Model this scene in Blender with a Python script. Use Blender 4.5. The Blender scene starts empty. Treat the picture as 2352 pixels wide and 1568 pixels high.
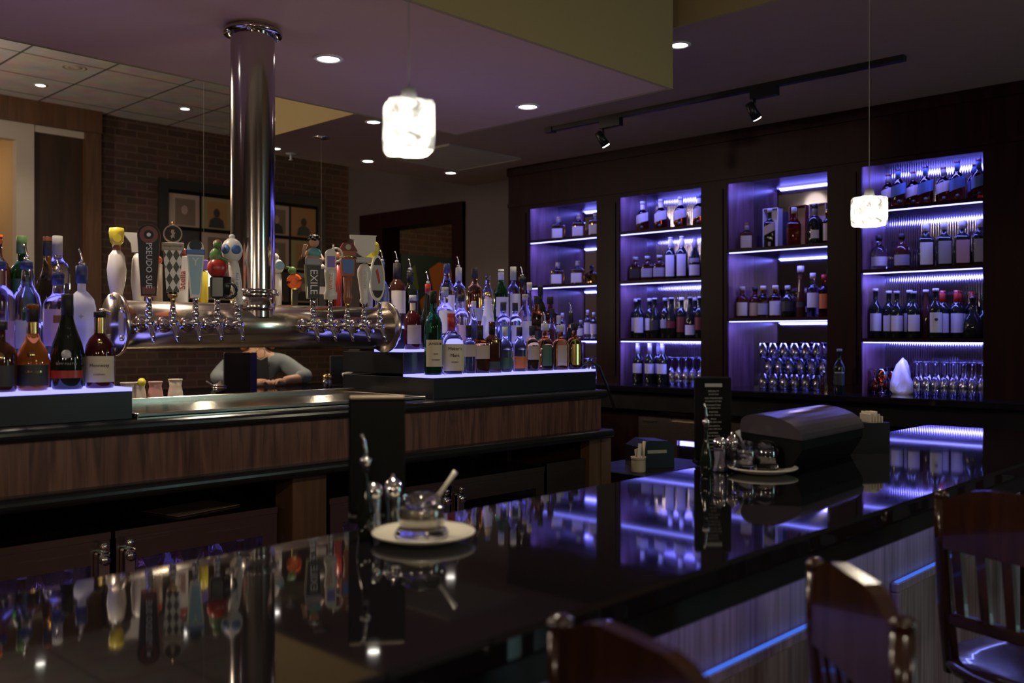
EXPOSURE = -0.08; TIER = 2.5; LEDP = 3.3; AMB = 70; DOOR_GLOW = 5.0; SOF = 52
import bpy, math, random
from math import sin, cos, pi, radians, atan2, sqrt, hypot
from mathutils import Vector, Matrix
random.seed(7)
COL = bpy.context.scene.collection
SC = bpy.context.scene

# ------------------------------------------------------------------ view geometry
FPX = 2153.0; CZ = 1.395; YAW = radians(43.65); HY = 773.0
def ray(px):
    l = (px-1176)/FPX
    return cos(YAW)+l*sin(YAW), sin(YAW)-l*cos(YAW)
def x_at(px, Y):            # x of the point on the line y=Y seen in this direction
    a, b = ray(px); return Y*a/b
def y_at(px, X):
    a, b = ray(px); return X*b/a
def pz(px, py, z):          # point on a horizontal plane
    d = (CZ-z)*FPX/(py-HY); a, b = ray(px); return (a*d, b*d)

# ------------------------------------------------------------------ materials
MAT = {}
def newmat(name):
    m = bpy.data.materials.new(name); m.use_nodes = True
    MAT[name] = m; return m, m.node_tree, m.node_tree.nodes['Principled BSDF']
def pm(name, col, rough=.5, metal=0, spec=None, trans=0, ior=None, emit=None, es=0, coat=0, alpha=None):
    m, nt, p = newmat(name)
    p.inputs['Base Color'].default_value = (*col, 1)
    p.inputs['Roughness'].default_value = rough
    p.inputs['Metallic'].default_value = metal
    p.inputs['Transmission Weight'].default_value = trans
    p.inputs['Coat Weight'].default_value = coat
    p.inputs['Coat Roughness'].default_value = .05
    if ior: p.inputs['IOR'].default_value = ior
    if spec is not None: p.inputs['Specular IOR Level'].default_value = spec
    if emit: p.inputs['Emission Color'].default_value = (*emit, 1); p.inputs['Emission Strength'].default_value = es
    # faint procedural variation so nothing is a dead flat colour
    if not trans and not emit:
        tc = nt.nodes.new('ShaderNodeTexCoord'); n = nt.nodes.new('ShaderNodeTexNoise'); n.inputs['Scale'].default_value = 9
        nt.links.new(tc.outputs['Object'], n.inputs['Vector'])
        mr = nt.nodes.new('ShaderNodeMapRange'); mr.inputs['To Min'].default_value = max(0, rough*.8); mr.inputs['To Max'].default_value = min(1, rough*1.2+.01)
        nt.links.new(n.outputs['Fac'], mr.inputs['Value']); nt.links.new(mr.outputs['Result'], p.inputs['Roughness'])
    return m
def wood(name, c1, c2, rough=.4, scale=(30, 30, 1.2), coat=0, grain=5, spec=.5):
    m, nt, p = newmat(name); L = nt.links.new; p.inputs['Specular IOR Level'].default_value = spec
    tc = nt.nodes.new('ShaderNodeTexCoord'); mp = nt.nodes.new('ShaderNodeMapping'); mp.inputs['Scale'].default_value = scale
    n = nt.nodes.new('ShaderNodeTexNoise'); n.inputs['Scale'].default_value = 1.0; n.inputs['Detail'].default_value = grain; n.inputs['Distortion'].default_value = 1.2
    r = nt.nodes.new('ShaderNodeValToRGB'); r.color_ramp.elements[0].position = .35; r.color_ramp.elements[1].position = .65
    r.color_ramp.elements[0].color = (*c1, 1); r.color_ramp.elements[1].color = (*c2, 1)
    L(tc.outputs['Object'], mp.inputs['Vector']); L(mp.outputs['Vector'], n.inputs['Vector']); L(n.outputs['Fac'], r.inputs['Fac']); L(r.outputs['Color'], p.inputs['Base Color'])
    b = nt.nodes.new('ShaderNodeBump'); b.inputs['Strength'].default_value = .12; b.inputs['Distance'].default_value = .002
    L(n.outputs['Fac'], b.inputs['Height']); L(b.outputs['Normal'], p.inputs['Normal'])
    p.inputs['Roughness'].default_value = rough; p.inputs['Coat Weight'].default_value = coat
    return m
def brick(name, c1, c2, mortar, bw, rh, ms, axis='x', offset=.5, rough=.9, bump=.6):
    m, nt, p = newmat(name); L = nt.links.new
    tc = nt.nodes.new('ShaderNodeTexCoord'); sp = nt.nodes.new('ShaderNodeSeparateXYZ'); cb = nt.nodes.new('ShaderNodeCombineXYZ')
    L(tc.outputs['Object'], sp.inputs[0])
    a, b = {'x': ('X', 'Z'), 'y': ('Y', 'Z'), 'z': ('X', 'Y')}[axis]
    L(sp.outputs[a], cb.inputs[0]); L(sp.outputs[b], cb.inputs[1])
    t = nt.nodes.new('ShaderNodeTexBrick'); t.offset = offset
    t.inputs['Scale'].default_value = 1; t.inputs['Brick Width'].default_value = bw; t.inputs['Row Height'].default_value = rh
    t.inputs['Mortar Size'].default_value = ms; t.inputs['Color1'].default_value = (*c1, 1); t.inputs['Color2'].default_value = (*c2, 1); t.inputs['Mortar'].default_value = (*mortar, 1)
    L(cb.outputs[0], t.inputs['Vector'])
    n = nt.nodes.new('ShaderNodeTexNoise'); n.inputs['Scale'].default_value = 5; n.inputs['Detail'].default_value = 6
    L(tc.outputs['Object'], n.inputs['Vector'])
    mx = nt.nodes.new('ShaderNodeMix'); mx.data_type = 'RGBA'; mx.blend_type = 'MULTIPLY'; mx.inputs[0].default_value = .6
    L(t.outputs['Color'], mx.inputs[6]); L(n.outputs['Color'], mx.inputs[7]); L(mx.outputs[2], p.inputs['Base Color'])
    bp = nt.nodes.new('ShaderNodeBump'); bp.invert = True; bp.inputs['Strength'].default_value = bump; bp.inputs['Distance'].default_value = .01
    L(t.outputs['Fac'], bp.inputs['Height']); L(bp.outputs['Normal'], p.inputs['Normal'])
    p.inputs['Roughness'].default_value = rough
    return m
def emis(name, col, s):
    m, nt, p = newmat(name); nt.nodes.remove(p)
    e = nt.nodes.new('ShaderNodeEmission'); e.inputs[0].default_value = (*col, 1); e.inputs[1].default_value = s
    nt.links.new(e.outputs[0], nt.nodes['Material Output'].inputs[0]); return m
def thin(name, tint=(1, 1, 1), rough=.03, ior=1.5, extra=.04):
    m, nt, p = newmat(name); nt.nodes.remove(p); L = nt.links.new
    tr = nt.nodes.new('ShaderNodeBsdfTransparent'); tr.inputs[0].default_value = (*tint, 1)
    g = nt.nodes.new('ShaderNodeBsdfGlossy'); g.inputs['Roughness'].default_value = rough
    f = nt.nodes.new('ShaderNodeFresnel'); f.inputs[0].default_value = ior
    ad = nt.nodes.new('ShaderNodeMath'); ad.operation = 'ADD'; ad.inputs[1].default_value = extra
    mx = nt.nodes.new('ShaderNodeMixShader')
    L(f.outputs[0], ad.inputs[0]); L(ad.outputs[0], mx.inputs[0]); L(tr.outputs[0], mx.inputs[1]); L(g.outputs[0], mx.inputs[2])
    L(mx.outputs[0], nt.nodes['Material Output'].inputs[0]); return m

LEDC = (.19, .19, 1.0)
pm('black_stone', (.008, .007, .010), .035, ior=1.65)
pm('black_paint', (.006, .006, .008), .35, spec=.25)
pm('tier_face', (.013, .015, .018), .3)
pm('soft_black', (.004, .004, .004), .6, spec=.15)
pm('lowered_paint', (.34, .22, .20), .85)
pm('trim_black', (.012, .014, .015), .22)
wood('panel_wood', (.060, .024, .016), (.165, .078, .052), .38, (42, 42, 3))
wood('front_wood', (.22, .14, .15), (.40, .28, .30), .55, (60, 60, 2))
wood('cherry_wood', (.012, .0025, .003), (.020, .0045, .005), .40, (20, 20, 1.5), spec=.12)
wood('cabinet_wood', (.12, .058, .075), (.22, .115, .145), .28, (14, 14, 1.5))
wood('chair_wood', (.030, .010, .005), (.055, .019, .009), .22, (30, 30, 3), coat=.5)
wood('brown_wood', (.075, .036, .016), (.12, .058, .026), .5, (20, 20, 2))
wood('dark_door', (.028, .014, .008), (.045, .022, .012), .5, (12, 12, 1.5))
wood('floor_wood', (.03, .014, .008), (.06, .028, .015), .35, (3, 40, 3))
brick('brick_wall', (.070, .036, .030), (.105, .054, .042), (.135, .088, .068), .213, .073, .008)
brick('tile_ceiling', (.80, .74, .72), (.82, .76, .74), (.12, .11, .10), .64, .63, .010, 'z', 0, .9, .3)
pm('ceiling_paint', (.58, .38, .28), .85)
pm('olive_paint', (.36, .28, .13), .85)
pm('dark_paint', (.06, .045, .05), .85)
pm('grey_wall', (.11, .085, .085), .9)
pm('ochre_wall', (.42, .32, .20), .9)
pm('cream', (.42, .37, .31), .8)
# brushed steel
def brushed(name, col, rough, axis=2):
    m, nt, p = newmat(name); L = nt.links.new
    tc = nt.nodes.new('ShaderNodeTexCoord'); mp = nt.nodes.new('ShaderNodeMapping')
    s = [220, 220, 220]; s[axis] = 2; mp.inputs['Scale'].default_value = s
    n = nt.nodes.new('ShaderNodeTexNoise'); n.inputs['Scale'].default_value = 1
    mr = nt.nodes.new('ShaderNodeMapRange'); mr.inputs['To Min'].default_value = rough*.7; mr.inputs['To Max'].default_value = rough*1.35
    L(tc.outputs['Object'], mp.inputs[0]); L(mp.outputs[0], n.inputs['Vector']); L(n.outputs['Fac'], mr.inputs['Value']); L(mr.outputs['Result'], p.inputs['Roughness'])
    p.inputs['Base Color'].default_value = (*col, 1); p.inputs['Metallic'].default_value = 1
    return m
brushed('steel_v', (.55, .50, .46), .13, 2)
brushed('steel_h', (.66, .60, .50), .20, 0)
brushed('fridge_steel', (.34, .27, .23), .24, 0)
pm('chrome', (.85, .83, .82), .07, 1)
pm('gold', (.75, .52, .2), .2, 1)
pm('mirror', (.34, .33, .40), .04, 1)
# ribbed mirror
def ribbed():
    m, nt, p = newmat('ribbed_mirror'); L = nt.links.new
    tc = nt.nodes.new('ShaderNodeTexCoord'); w = nt.nodes.new('ShaderNodeTexWave'); w.bands_direction = 'Y'; w.inputs['Scale'].default_value = 22
    b = nt.nodes.new('ShaderNodeBump'); b.inputs['Strength'].default_value = .35; b.inputs['Distance'].default_value = .003
    L(tc.outputs['Object'], w.inputs['Vector']); L(w.outputs['Fac'], b.inputs['Height']); L(b.outputs['Normal'], p.inputs['Normal'])
    p.inputs['Base Color'].default_value = (.34, .32, .42, 1); p.inputs['Metallic'].default_value = 1; p.inputs['Roughness'].default_value = .08
ribbed()
emis('led', LEDC, 9); emis('led_soft', LEDC, 2.2); emis('led_strong', (.24, .18, 1.0), 30); emis('led_dim', (.30, .22, 1.0), .9)
emis('added_globe_glow', (1, .8, .6), 3); emis('added_door_glow', (.55, .95, .95), DOOR_GLOW); emis('lamp_disc', (1, .93, .84), 14); emis('blue_ledge_glow', (.06, .16, .8), 1.0); emis('under_led', (.24, .28, 1.0), 20)
def cubeglass():
    m, nt, p = newmat('lit_glass'); L = nt.links.new
    tc = nt.nodes.new('ShaderNodeTexCoord'); n = nt.nodes.new('ShaderNodeTexNoise'); n.inputs['Scale'].default_value = 38; n.inputs['Detail'].default_value = 3; n.inputs['Distortion'].default_value = .8
    r = nt.nodes.new('ShaderNodeMapRange'); r.inputs['From Min'].default_value = .35; r.inputs['From Max'].default_value = .62; r.inputs['To Min'].default_value = .40; r.inputs['To Max'].default_value = 2.6
    L(tc.outputs['Object'], n.inputs['Vector']); L(n.outputs['Fac'], r.inputs['Value']); L(r.outputs['Result'], p.inputs['Emission Strength'])
    p.inputs['Emission Color'].default_value = (1, .94, .80, 1); p.inputs['Base Color'].default_value = (.7, .7, .65, 1); p.inputs['Roughness'].default_value = .15
    b = nt.nodes.new('ShaderNodeBump'); b.inputs['Strength'].default_value = .8; b.inputs['Distance'].default_value = .005
    L(n.outputs['Fac'], b.inputs['Height']); L(b.outputs['Normal'], p.inputs['Normal'])
cubeglass()
# glass and liquids
pm('clear_glass', (.92, .92, 1), .04, trans=1, ior=1.38)
pm('violet_lit_glass', (.75, .70, 1), .12, trans=1, ior=1.3)  # clear bottles; the violet LED light is put into their tint
pm('blue_glass', (.35, .5, .95), .1, trans=.9, ior=1.35)
pm('amber_glass', (.85, .38, .09), .03, trans=1, ior=1.36)
pm('cognac_glass', (.78, .27, .04), .04, trans=.8, ior=1.36)
pm('gold_glass', (.70, .45, .12), .03, trans=1, ior=1.36)
pm('red_glass', (.42, .09, .04), .04, trans=1, ior=1.36)
pm('green_glass', (.03, .15, .045), .04, trans=.9, ior=1.4)
pm('dark_glass', (.010, .014, .010), .05, ior=1.5)
pm('dark_amber', (.045, .014, .008), .06, ior=1.5)
pm('red_dark', (.05, .007, .007), .05, ior=1.5)
m = pm('frosted', (.80, .80, .90), .45, trans=.45, ior=1.2); m.node_tree.nodes['Principled BSDF'].inputs['Subsurface Weight'].default_value = .0
thin('pane_glass', (.92, .93, 1), .02, 1.5, .05); thin('thin_glass', (.88, .88, 1), .10, 1.5, .28)
thin('amber_thin', (.9, .38, .12), .05, 1.5, .10)
for n_, c_, r_ in [('label_white', (.62, .60, .66), .6), ('label_cream', (.62, .54, .40), .6), ('label_tan', (.45, .36, .26), .6), ('label_grey', (.30, .30, .36), .5),
        ('label_dark', (.02, .02, .025), .5), ('label_red', (.14, .015, .02), .5), ('navy', (.02, .03, .12), .4), ('cord_grey', (.32, .28, .26), .6), ('curl_black', (.01, .008, .008), .5), ('label_orange', (.55, .14, .03), .5), ('label_green', (.03, .09, .05), .5), ('label_pink', (.5, .33, .42), .6),
        ('label_blue', (.08, .16, .42), .5), ('plastic_white', (.68, .66, .62), .35), ('plastic_black', (.012, .012, .014), .3), ('plastic_yellow', (.75, .62, .05), .35),
        ('plastic_orange', (.75, .13, .02), .35), ('plastic_blue', (.22, .42, .55), .35), ('plastic_teal', (.10, .32, .36), .4), ('plastic_red', (.38, .03, .02), .3), ('plastic_green', (.10, .2, .06), .4),
        ('plastic_maroon', (.14, .02, .02), .35), ('plastic_copper', (.28, .10, .05), .3), ('plastic_purple', (.22, .15, .55), .3), ('silver_paint', (.5, .5, .53), .3), ('lime', (.25, .30, .03), .4),
        ('plate_white', (.88, .83, .72), .22), ('tan_wax', (.38, .30, .14), .4), ('ink', (.015, .012, .012), .6), ('print_white', (.75, .75, .75), .6), ('print_grey', (.38, .38, .38), .6), ('skin', (.50, .27, .17), .55),
        ('hair', (.30, .12, .03), .6), ('denim', (.17, .19, .20), .85), ('dark_shirt', (.015, .015, .02), .9), ('paper', (.68, .62, .5), .8), ('pink_jar', (.55, .27, .24), .4), ('cream_jar', (.62, .52, .42), .4),
        ('menu_blue', (.03, .03, .16), .3), ('album_pink', (.36, .26, .23), .7), ('album_sepia', (.16, .11, .08), .7), ('album_dark', (.035, .028, .03), .7), ('album_orange', (.30, .15, .07), .7), ('album_olive', (.26, .22, .11), .7),
        ('art_teal', (.012, .03, .032), .6), ('art_orange', (.34, .10, .02), .6), ('art_red', (.28, .04, .02), .6), ('art_green', (.08, .12, .03), .6)]:
    pm(n_, c_, r_)
pm('grille_steel', (.45, .40, .33), .22, 1)
def harlequin():
    m, nt, p = newmat('harlequin'); L = nt.links.new
    tc = nt.nodes.new('ShaderNodeTexCoord'); mp = nt.nodes.new('ShaderNodeMapping'); mp.inputs['Scale'].default_value = (1.9, .0001, 1); mp.inputs['Rotation'].default_value = (0, radians(45), 0)
    mp.vector_type = 'POINT'
    # scale first, then rotate by a second mapping
    m2 = nt.nodes.new('ShaderNodeMapping'); m2.inputs['Rotation'].default_value = (0, radians(45), 0); mp.inputs['Rotation'].default_value = (0, 0, 0)
    c = nt.nodes.new('ShaderNodeTexChecker'); c.inputs['Scale'].default_value = 38; c.inputs['Color1'].default_value = (.7, .7, .68, 1); c.inputs['Color2'].default_value = (.01, .01, .01, 1)
    L(tc.outputs['Object'], mp.inputs[0]); L(mp.outputs[0], m2.inputs[0]); L(m2.outputs[0], c.inputs['Vector']); L(c.outputs['Color'], p.inputs['Base Color']); p.inputs['Roughness'].default_value = .3
harlequin()

# ------------------------------------------------------------------ mesh builder
class MB:
    def __init__(s): s.v = []; s.f = []; s.sm = []
    def add(s, vs, fs, smooth=False, M=None):
        o = len(s.v)
        s.v += [tuple(M @ Vector(v)) if M else tuple(v) for v in vs]
        for f in fs: s.f.append(tuple(i+o for i in f)); s.sm.append(smooth)
        return s
    def box(s, x0, x1, y0, y1, z0, z1, M=None):
        vs = [(x, y, z) for z in (z0, z1) for y in (y0, y1) for x in (x0, x1)]
        return s.add(vs, [(0, 2, 3, 1), (4, 5, 7, 6), (0, 1, 5, 4), (2, 6, 7, 3), (0, 4, 6, 2), (1, 3, 7, 5)], False, M)
    def bbox(s, x0, x1, y0, y1, z0, z1, b=.004, M=None):     # box with chamfered edges
        vs = []; idx = {}
        for k, (z, ins) in enumerate([(z0, b), (z0+b, 0), (z1-b, 0), (z1, b)]):
            for (x, y) in [(x0+ins+b, y0+ins), (x1-ins-b, y0+ins), (x1-ins, y0+ins+b), (x1-ins, y1-ins-b), (x1-ins-b, y1-ins), (x0+ins+b, y1-ins), (x0+ins, y1-ins-b), (x0+ins, y0+ins+b)]:
                vs.append((x, y, z))
        fs = [tuple(range(7, -1, -1)), tuple(range(24, 32))]
        for k in range(3):
            for i in range(8): j = (i+1) % 8; fs.append((k*8+i, k*8+j, k*8+8+j, k*8+8+i))
        return s.add(vs, fs, False, M)
    def lathe(s, prof, seg=20, sx=1, sy=1, pw=2, M=None, smooth=True, cap=True):
        vs = []; fs = []; n = len(prof)
        for r, z in prof:
            for i in range(seg):
                a = 2*pi*i/seg; c, q = cos(a), sin(a)
                if pw != 2:
                    k = (abs(c)**pw+abs(q)**pw)**(-1/pw); c *= k; q *= k
                vs.append((r*c*sx, r*q*sy, z))
        for j in range(n-1):
            for i in range(seg):
                k = (i+1) % seg
                fs.append((j*seg+i, j*seg+k, (j+1)*seg+k, (j+1)*seg+i))
        if cap and prof[0][0] > 1e-6: fs.append(tuple(range(seg-1, -1, -1)))
        if cap and prof[-1][0] > 1e-6: fs.append(tuple((n-1)*seg+i for i in range(seg)))
        return s.add(vs, fs, smooth, M)
    def sph(s, r, c=(0, 0, 0), sx=1, sy=1, sz=1, seg=14, rings=8):
        return s.lathe([(max(r*sin(pi*i/rings), 0 if i in (0, rings) else 0)*1, -r*cos(pi*i/rings)*sz) for i in range(rings+1)], seg, sx, sy, 2, Matrix.Translation(c))
    def tube(s, pts, r, seg=10, cap=True):
        pts = [Vector(p) for p in pts]; n = len(pts); vs = []; fs = []
        rr = r if isinstance(r, (list, tuple)) else [r]*n
        up = Vector((0, 0, 1))
        for i, p in enumerate(pts):
            t = (pts[min(i+1, n-1)]-pts[max(i-1, 0)]).normalized()
            ref = up if abs(t.dot(up)) < .95 else Vector((1, 0, 0))
            a = t.cross(ref).normalized(); b = t.cross(a).normalized()
            for k in range(seg):
                q = 2*pi*k/seg; vs.append(tuple(p+(a*cos(q)+b*sin(q))*rr[i]))
        for i in range(n-1):
            for k in range(seg):
                j = (k+1) % seg; fs.append((i*seg+k, i*seg+j, (i+1)*seg+j, (i+1)*seg+k))
        if cap: fs += [tuple(range(seg-1, -1, -1)), tuple((n-1)*seg+k for k in range(seg))]
        return s.add(vs, fs, True)
    def prism(s, poly, y0, y1, M=None, smooth=False):    # poly in x,z ; extruded along y
        n = len(poly)
        vs = [(x, y0, z) for x, z in poly]+[(x, y1, z) for x, z in poly]
        fs = [tuple(range(n)), tuple(range(2*n-1, n-1, -1))]+[(i, (i+1) % n+0, (i+1) % n+n, i+n) for i in range(n)]
        fs = [tuple(reversed(f)) if k >= 2 else f for k, f in enumerate(fs)]
        return s.add(vs, fs, smooth, M)
    def patch(s, r, z0, z1, half, shear=0, sx=1, sy=1, pw=2, seg=10, top=0):   # curved label, faces -Y
        vs = []; fs = []
        for j in range(2):
            for i in range(seg+1):
                t = -half+2*half*i/seg; c, q = sin(t), -cos(t)
                if pw != 2:
                    k = (abs(c)**pw+abs(q)**pw)**(-1/pw); c *= k; q *= k
                z = (z0, z1)[j]+shear*t+(top*cos(t/half*pi/2) if j else 0)
                vs.append((r*c*sx, r*q*sy, z))
        for i in range(seg): fs.append((i, i+1, seg+2+i, seg+1+i))
        return s.add(vs, fs, True)
    def nose(s, x0, x1, y0, y1, z0, z1, n=8):     # slab whose -Y edge is a half round
        r = (z1-z0)/2; zc = (z0+z1)/2
        pf = [(y0+r-r*cos(a), zc+r*sin(a)) for a in [-pi/2+pi*i/n for i in range(n+1)]]
        pf = pf+[(y1, z1), (y1, z0)]; k = len(pf)
        vs = [(x0, a, b) for a, b in pf]+[(x1, a, b) for a, b in pf]
        fs = [tuple(range(k)), tuple(range(2*k-1, k-1, -1))]+[(i+k, (i+1) % k+k, (i+1) % k, i) for i in range(k)]
        return s.add(vs, fs, False)
    def mesh(s, name):
        me = bpy.data.meshes.new(name); me.from_pydata(s.v, [], s.f)
        me.polygons.foreach_set('use_smooth', s.sm); me.update(); return me
def link(name, me, mat, parent=None, loc=None, rz=0):
    if mat and not me.materials: me.materials.append(MAT[mat] if isinstance(mat, str) else mat)
    o = bpy.data.objects.new(name, me); COL.objects.link(o)
    if parent: o.parent = parent
    if loc: o.location = loc
    if rz: o.rotation_euler.z = rz
    return o
def part(name, mb, mat, parent=None, label=None, **k):
    o = link(name, mb.mesh(name), mat, parent, **k)
    if label: o['label'] = label
    return o
def tag(o, label, cat, group=None, kind=None):
    if len(label.split()) > 16 or len(label.split()) < 4: print('BADLABEL', len(label.split()), label)
    o['label'] = label; o['category'] = cat
    if group: o['group'] = group
    if kind: o['kind'] = kind
    return o
def thing(name, label, cat, loc=(0, 0, 0), rz=0, group=None):
    o = bpy.data.objects.new(name, None); COL.objects.link(o); o.location = loc; o.rotation_euler.z = rz; o.empty_display_size = .05
    return tag(o, label, cat, group)
def struct(name, mb, mat, parent=None):
    o = part(name, mb, mat, parent)
    if not parent: o['kind'] = 'structure'
    return o
def text_mesh(body, size, bend=None, extrude=.0003, align='CENTER', rot=0, spacing=1, sx=1):
    c = bpy.data.curves.new('lettering', 'FONT'); c.body = body; c.size = size; c.extrude = extrude; c.align_x = align; c.align_y = 'CENTER'; c.resolution_u = 2; c.space_character = spacing
    o = bpy.data.objects.new('tmp', c); COL.objects.link(o)
    dg = bpy.context.evaluated_depsgraph_get(); me = bpy.data.meshes.new_from_object(o.evaluated_get(dg))
    bpy.data.objects.remove(o); bpy.data.curves.remove(c)
    me.materials.clear()
    for v in me.vertices:
        x, y, z = v.co; x *= sx
        if rot: x, y = x*cos(rot)-y*sin(rot), x*sin(rot)+y*cos(rot)
        if bend: t = x/bend; v.co = ((bend+z)*sin(t), -(bend+z)*cos(t), y)
        else: v.co = (x, -z, y)
    me.update(); return me
ORD = ['first', 'second', 'third', 'fourth', 'fifth', 'sixth', 'seventh', 'eighth', 'ninth', 'tenth', 'eleventh', 'twelfth', 'thirteenth', 'fourteenth']
pm('lid_gloss', (.10, .085, .11), .16, .3)
# ------------------------------------------------------------------ camera
cam = bpy.data.cameras.new('camera'); co = bpy.data.objects.new('camera', cam); COL.objects.link(co)
co.location = (0, 0, CZ); co.rotation_euler = (pi/2, 0, YAW-pi/2)
cam.lens = FPX/2352*36; cam.sensor_width = 36; cam.shift_y = -(784-HY)/2352; cam.clip_start = .05
cam.dof.use_dof = True; cam.dof.focus_distance = 3.5; cam.dof.aperture_fstop = 3.2
SC.camera = co
SC.view_settings.view_transform = 'Standard'; SC.view_settings.look = 'None'; SC.view_settings.gamma = 1; SC.view_settings.exposure = EXPOSURE
w = bpy.data.worlds.new('world'); SC.world = w; w.use_nodes = True
w.node_tree.nodes['Background'].inputs[0].default_value = (.02, .015, .02, 1); w.node_tree.nodes['Background'].inputs[1].default_value = .2

def lamp(kind, name, loc, power, col, size=.1, spot=None, rot=None, blend=.6):
    l = bpy.data.lights.new(name, kind); l.energy = power; l.color = col
    if kind == 'SPOT': l.spot_size = spot; l.spot_blend = blend; l.shadow_soft_size = size
    elif kind == 'AREA': l.size = size[0]; l.shape = 'RECTANGLE'; l.size_y = size[1]
    else: l.shadow_soft_size = size
    o = bpy.data.objects.new(name, l); COL.objects.link(o); o.location = loc
    if rot: o.rotation_euler = rot
    return o
# ------------------------------------------------------------------ setting
ZH = 3.54; ZL = 2.785; ZS = 2.47; XL = 3.55; YL = 6.25
XW = 6.0; YB = 9.1; XF = 5.6
struct('floor', MB().box(-4.2, 9.2, -3.2, 9.3, -.1, 0), 'floor_wood')
b = MB().box(-4.2, XL, -3.2, YB, ZH, ZH+.1).box(XL, 9.2, YL, YB, ZH, ZH+.1)
o = struct('ceiling', b, 'tile_ceiling')
struct('ceiling_lowered', MB().box(XL+.02, XW, -3.2, YL-.02, ZL, ZL+.05), 'lowered_paint')
struct('trim_1', MB().box(XL, XL+.02, -3.2, YL, ZL-.001, ZH).box(XL, XW, YL-.02, YL, ZL-.001, ZH), 'olive_paint')
struct('wall_back', MB().box(3.772, 9.2, YB, YB+.1, 0, ZH+.1), 'brick_wall')
struct('wall_left', MB().box(-4.2, -4.1, -3.2, 9.2, 0, ZH+.1), 'grey_wall')
struct('wall_front', MB().box(-4.2, 9.2, -3.2, -3.1, 0, ZH+.1), 'grey_wall')
struct('wall_far_right', MB().box(9.2, 9.3, -3.2, 9.2, 0, ZH+.1), 'grey_wall')
# right side wall with the cased opening
oy0, oy1, oz = 6.46, 7.52, 2.50
b = MB().box(XW, XW+.16, -3.2, oy0, 0, ZH).box(XW, XW+.16, oy1, 8.12, 0, ZH).box(XW, XW+.16, oy0, oy1, oz, ZH)
struct('wall_right', b, 'grey_wall')
c = struct('trim_2', MB().box(XW-.035, XW+.195, oy0-.14, oy0+.012, 0, 2.64).box(XW-.035, XW+.195, oy1-.012, oy1+.36, 0, 2.64).box(XW-.04, XW+.2, oy0-.14, oy1+.36, oz-.012, 2.65), 'cherry_wood')
# hanging soffit over the island
struct('soffit', MB().box(-4.0, 3.40, 2.32, 3.65, ZS, ZS+.012), 'ceiling_paint')
struct('soffit_fascia', MB().box(-4.0, 3.40, 2.30, 2.32, ZS-.001, ZH).box(-4.0, 3.40, 3.65, 3.67, ZS-.001, ZH).box(3.40, 3.42, 2.30, 3.67, ZS-.001, ZH), 'olive_paint')
# left alcove in the far wall
struct('wall_back_left', MB().box(-4.1, 2.0, YB, YB+.1, 0, ZH+.1), 'grey_wall')
struct('trim_3', MB().box(2.0, 3.772, YB-.10, YB+.1, 3.33, ZH), 'brown_wood')
struct('trim_4', MB().box(3.63, 3.772, YB-.08, YB+.1, 0, 3.33), 'brown_wood')
struct('door_1', MB().box(3.18, 3.63, YB+.0, YB+.05, 0, 3.27), 'dark_door')
struct('trim_5', MB().box(3.03, 3.18, YB-.04, YB+.06, 0, 3.33).box(3.18, 3.63, YB-.03, YB+.06, 3.27, 3.33).box(2.0, 3.03, YB-.04, YB+.06, 3.17, 3.33), 'cream')
struct('wall_alcove', MB().box(1.9, 3.2, YB+1.3, YB+1.4, 0, 3.6).box(3.16, 3.2, YB+.06, YB+1.4, 0, 3.6).box(1.9, 2.0, YB+.1, YB+1.4, 0, 3.6).box(1.9, 3.2, YB+.1, YB+1.4, 3.3, 3.4), 'ochre_wall')
lamp('POINT', 'alcove_lamp', (2.6, YB+.8, 2.9), 5, (1, .62, .28), .08)

# ------------------------------------------------------------------ ceiling lights
def downlight(x, y, z, rad, where, power=10, cone=100):
    t = thing('ceiling_downlight', where, 'ceiling light', (x, y, z), 0, 'recessed downlights')
    part('trim_ring', MB().lathe([(rad*.72, -.001), (rad, -.001), (rad*1.0, -.006), (rad*.78, -.008), (rad*.72, -.004)], 24, cap=False), 'plastic_white', t)
    part('lamp_lens', MB().lathe([(0, -.0035), (rad*.74, -.0035), (rad*.74, -.001), (0, -.001)], 20), 'lamp_disc', t)
    lamp('SPOT', 'downlight_beam', (x, y, z-.03), power, (1, .82, .62), .04, radians(cone), blend=.8)
for px, py, z, rad, lab, pw in [
    (754, 133, ZS, .058, 'recessed downlight in the soffit just right of the steel column', SOF), (1212, 243, ZS, .058, 'recessed downlight in the soffit at its right end, in the violet glow', SOF*.6),
    (1560, 102, ZL, .056, 'recessed downlight beside the soffit corner, above the track', 10), (858, 279, ZL, .056, 'recessed downlight half behind the big glass pendant', 8),
    (845, 369, ZL, .056, 'recessed downlight below the pendant, towards the brick wall', 9), (1035, 396, ZL, .056, 'recessed downlight beyond the pale ceiling panel', 9), (632, 340, ZL, .05, 'recessed downlight showing at the edge of the steel column', 9),
    (93, 195, ZH, .052, 'leftmost recessed downlight in the white tile ceiling', 22), (425, 249, ZH, .052, 'recessed downlight in the tile ceiling left of the steel column', 22)]:
    x, y = pz(px, py, z); downlight(x, y, z, rad, lab, pw)
downlight(1.08, 3.0, ZS, .058, 'recessed downlight in the soffit above the left bottles, just out of the photo', SOF); downlight(.03, 3.0, ZS, .058, 'recessed downlight at the left end of the soffit, out of the photo', SOF)
t = thing('ceiling_panel', 'pale square access panel in the lowered ceiling beyond the big pendant', 'ceiling panel', (*pz(1043, 361, ZL), ZL), 0)
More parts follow.
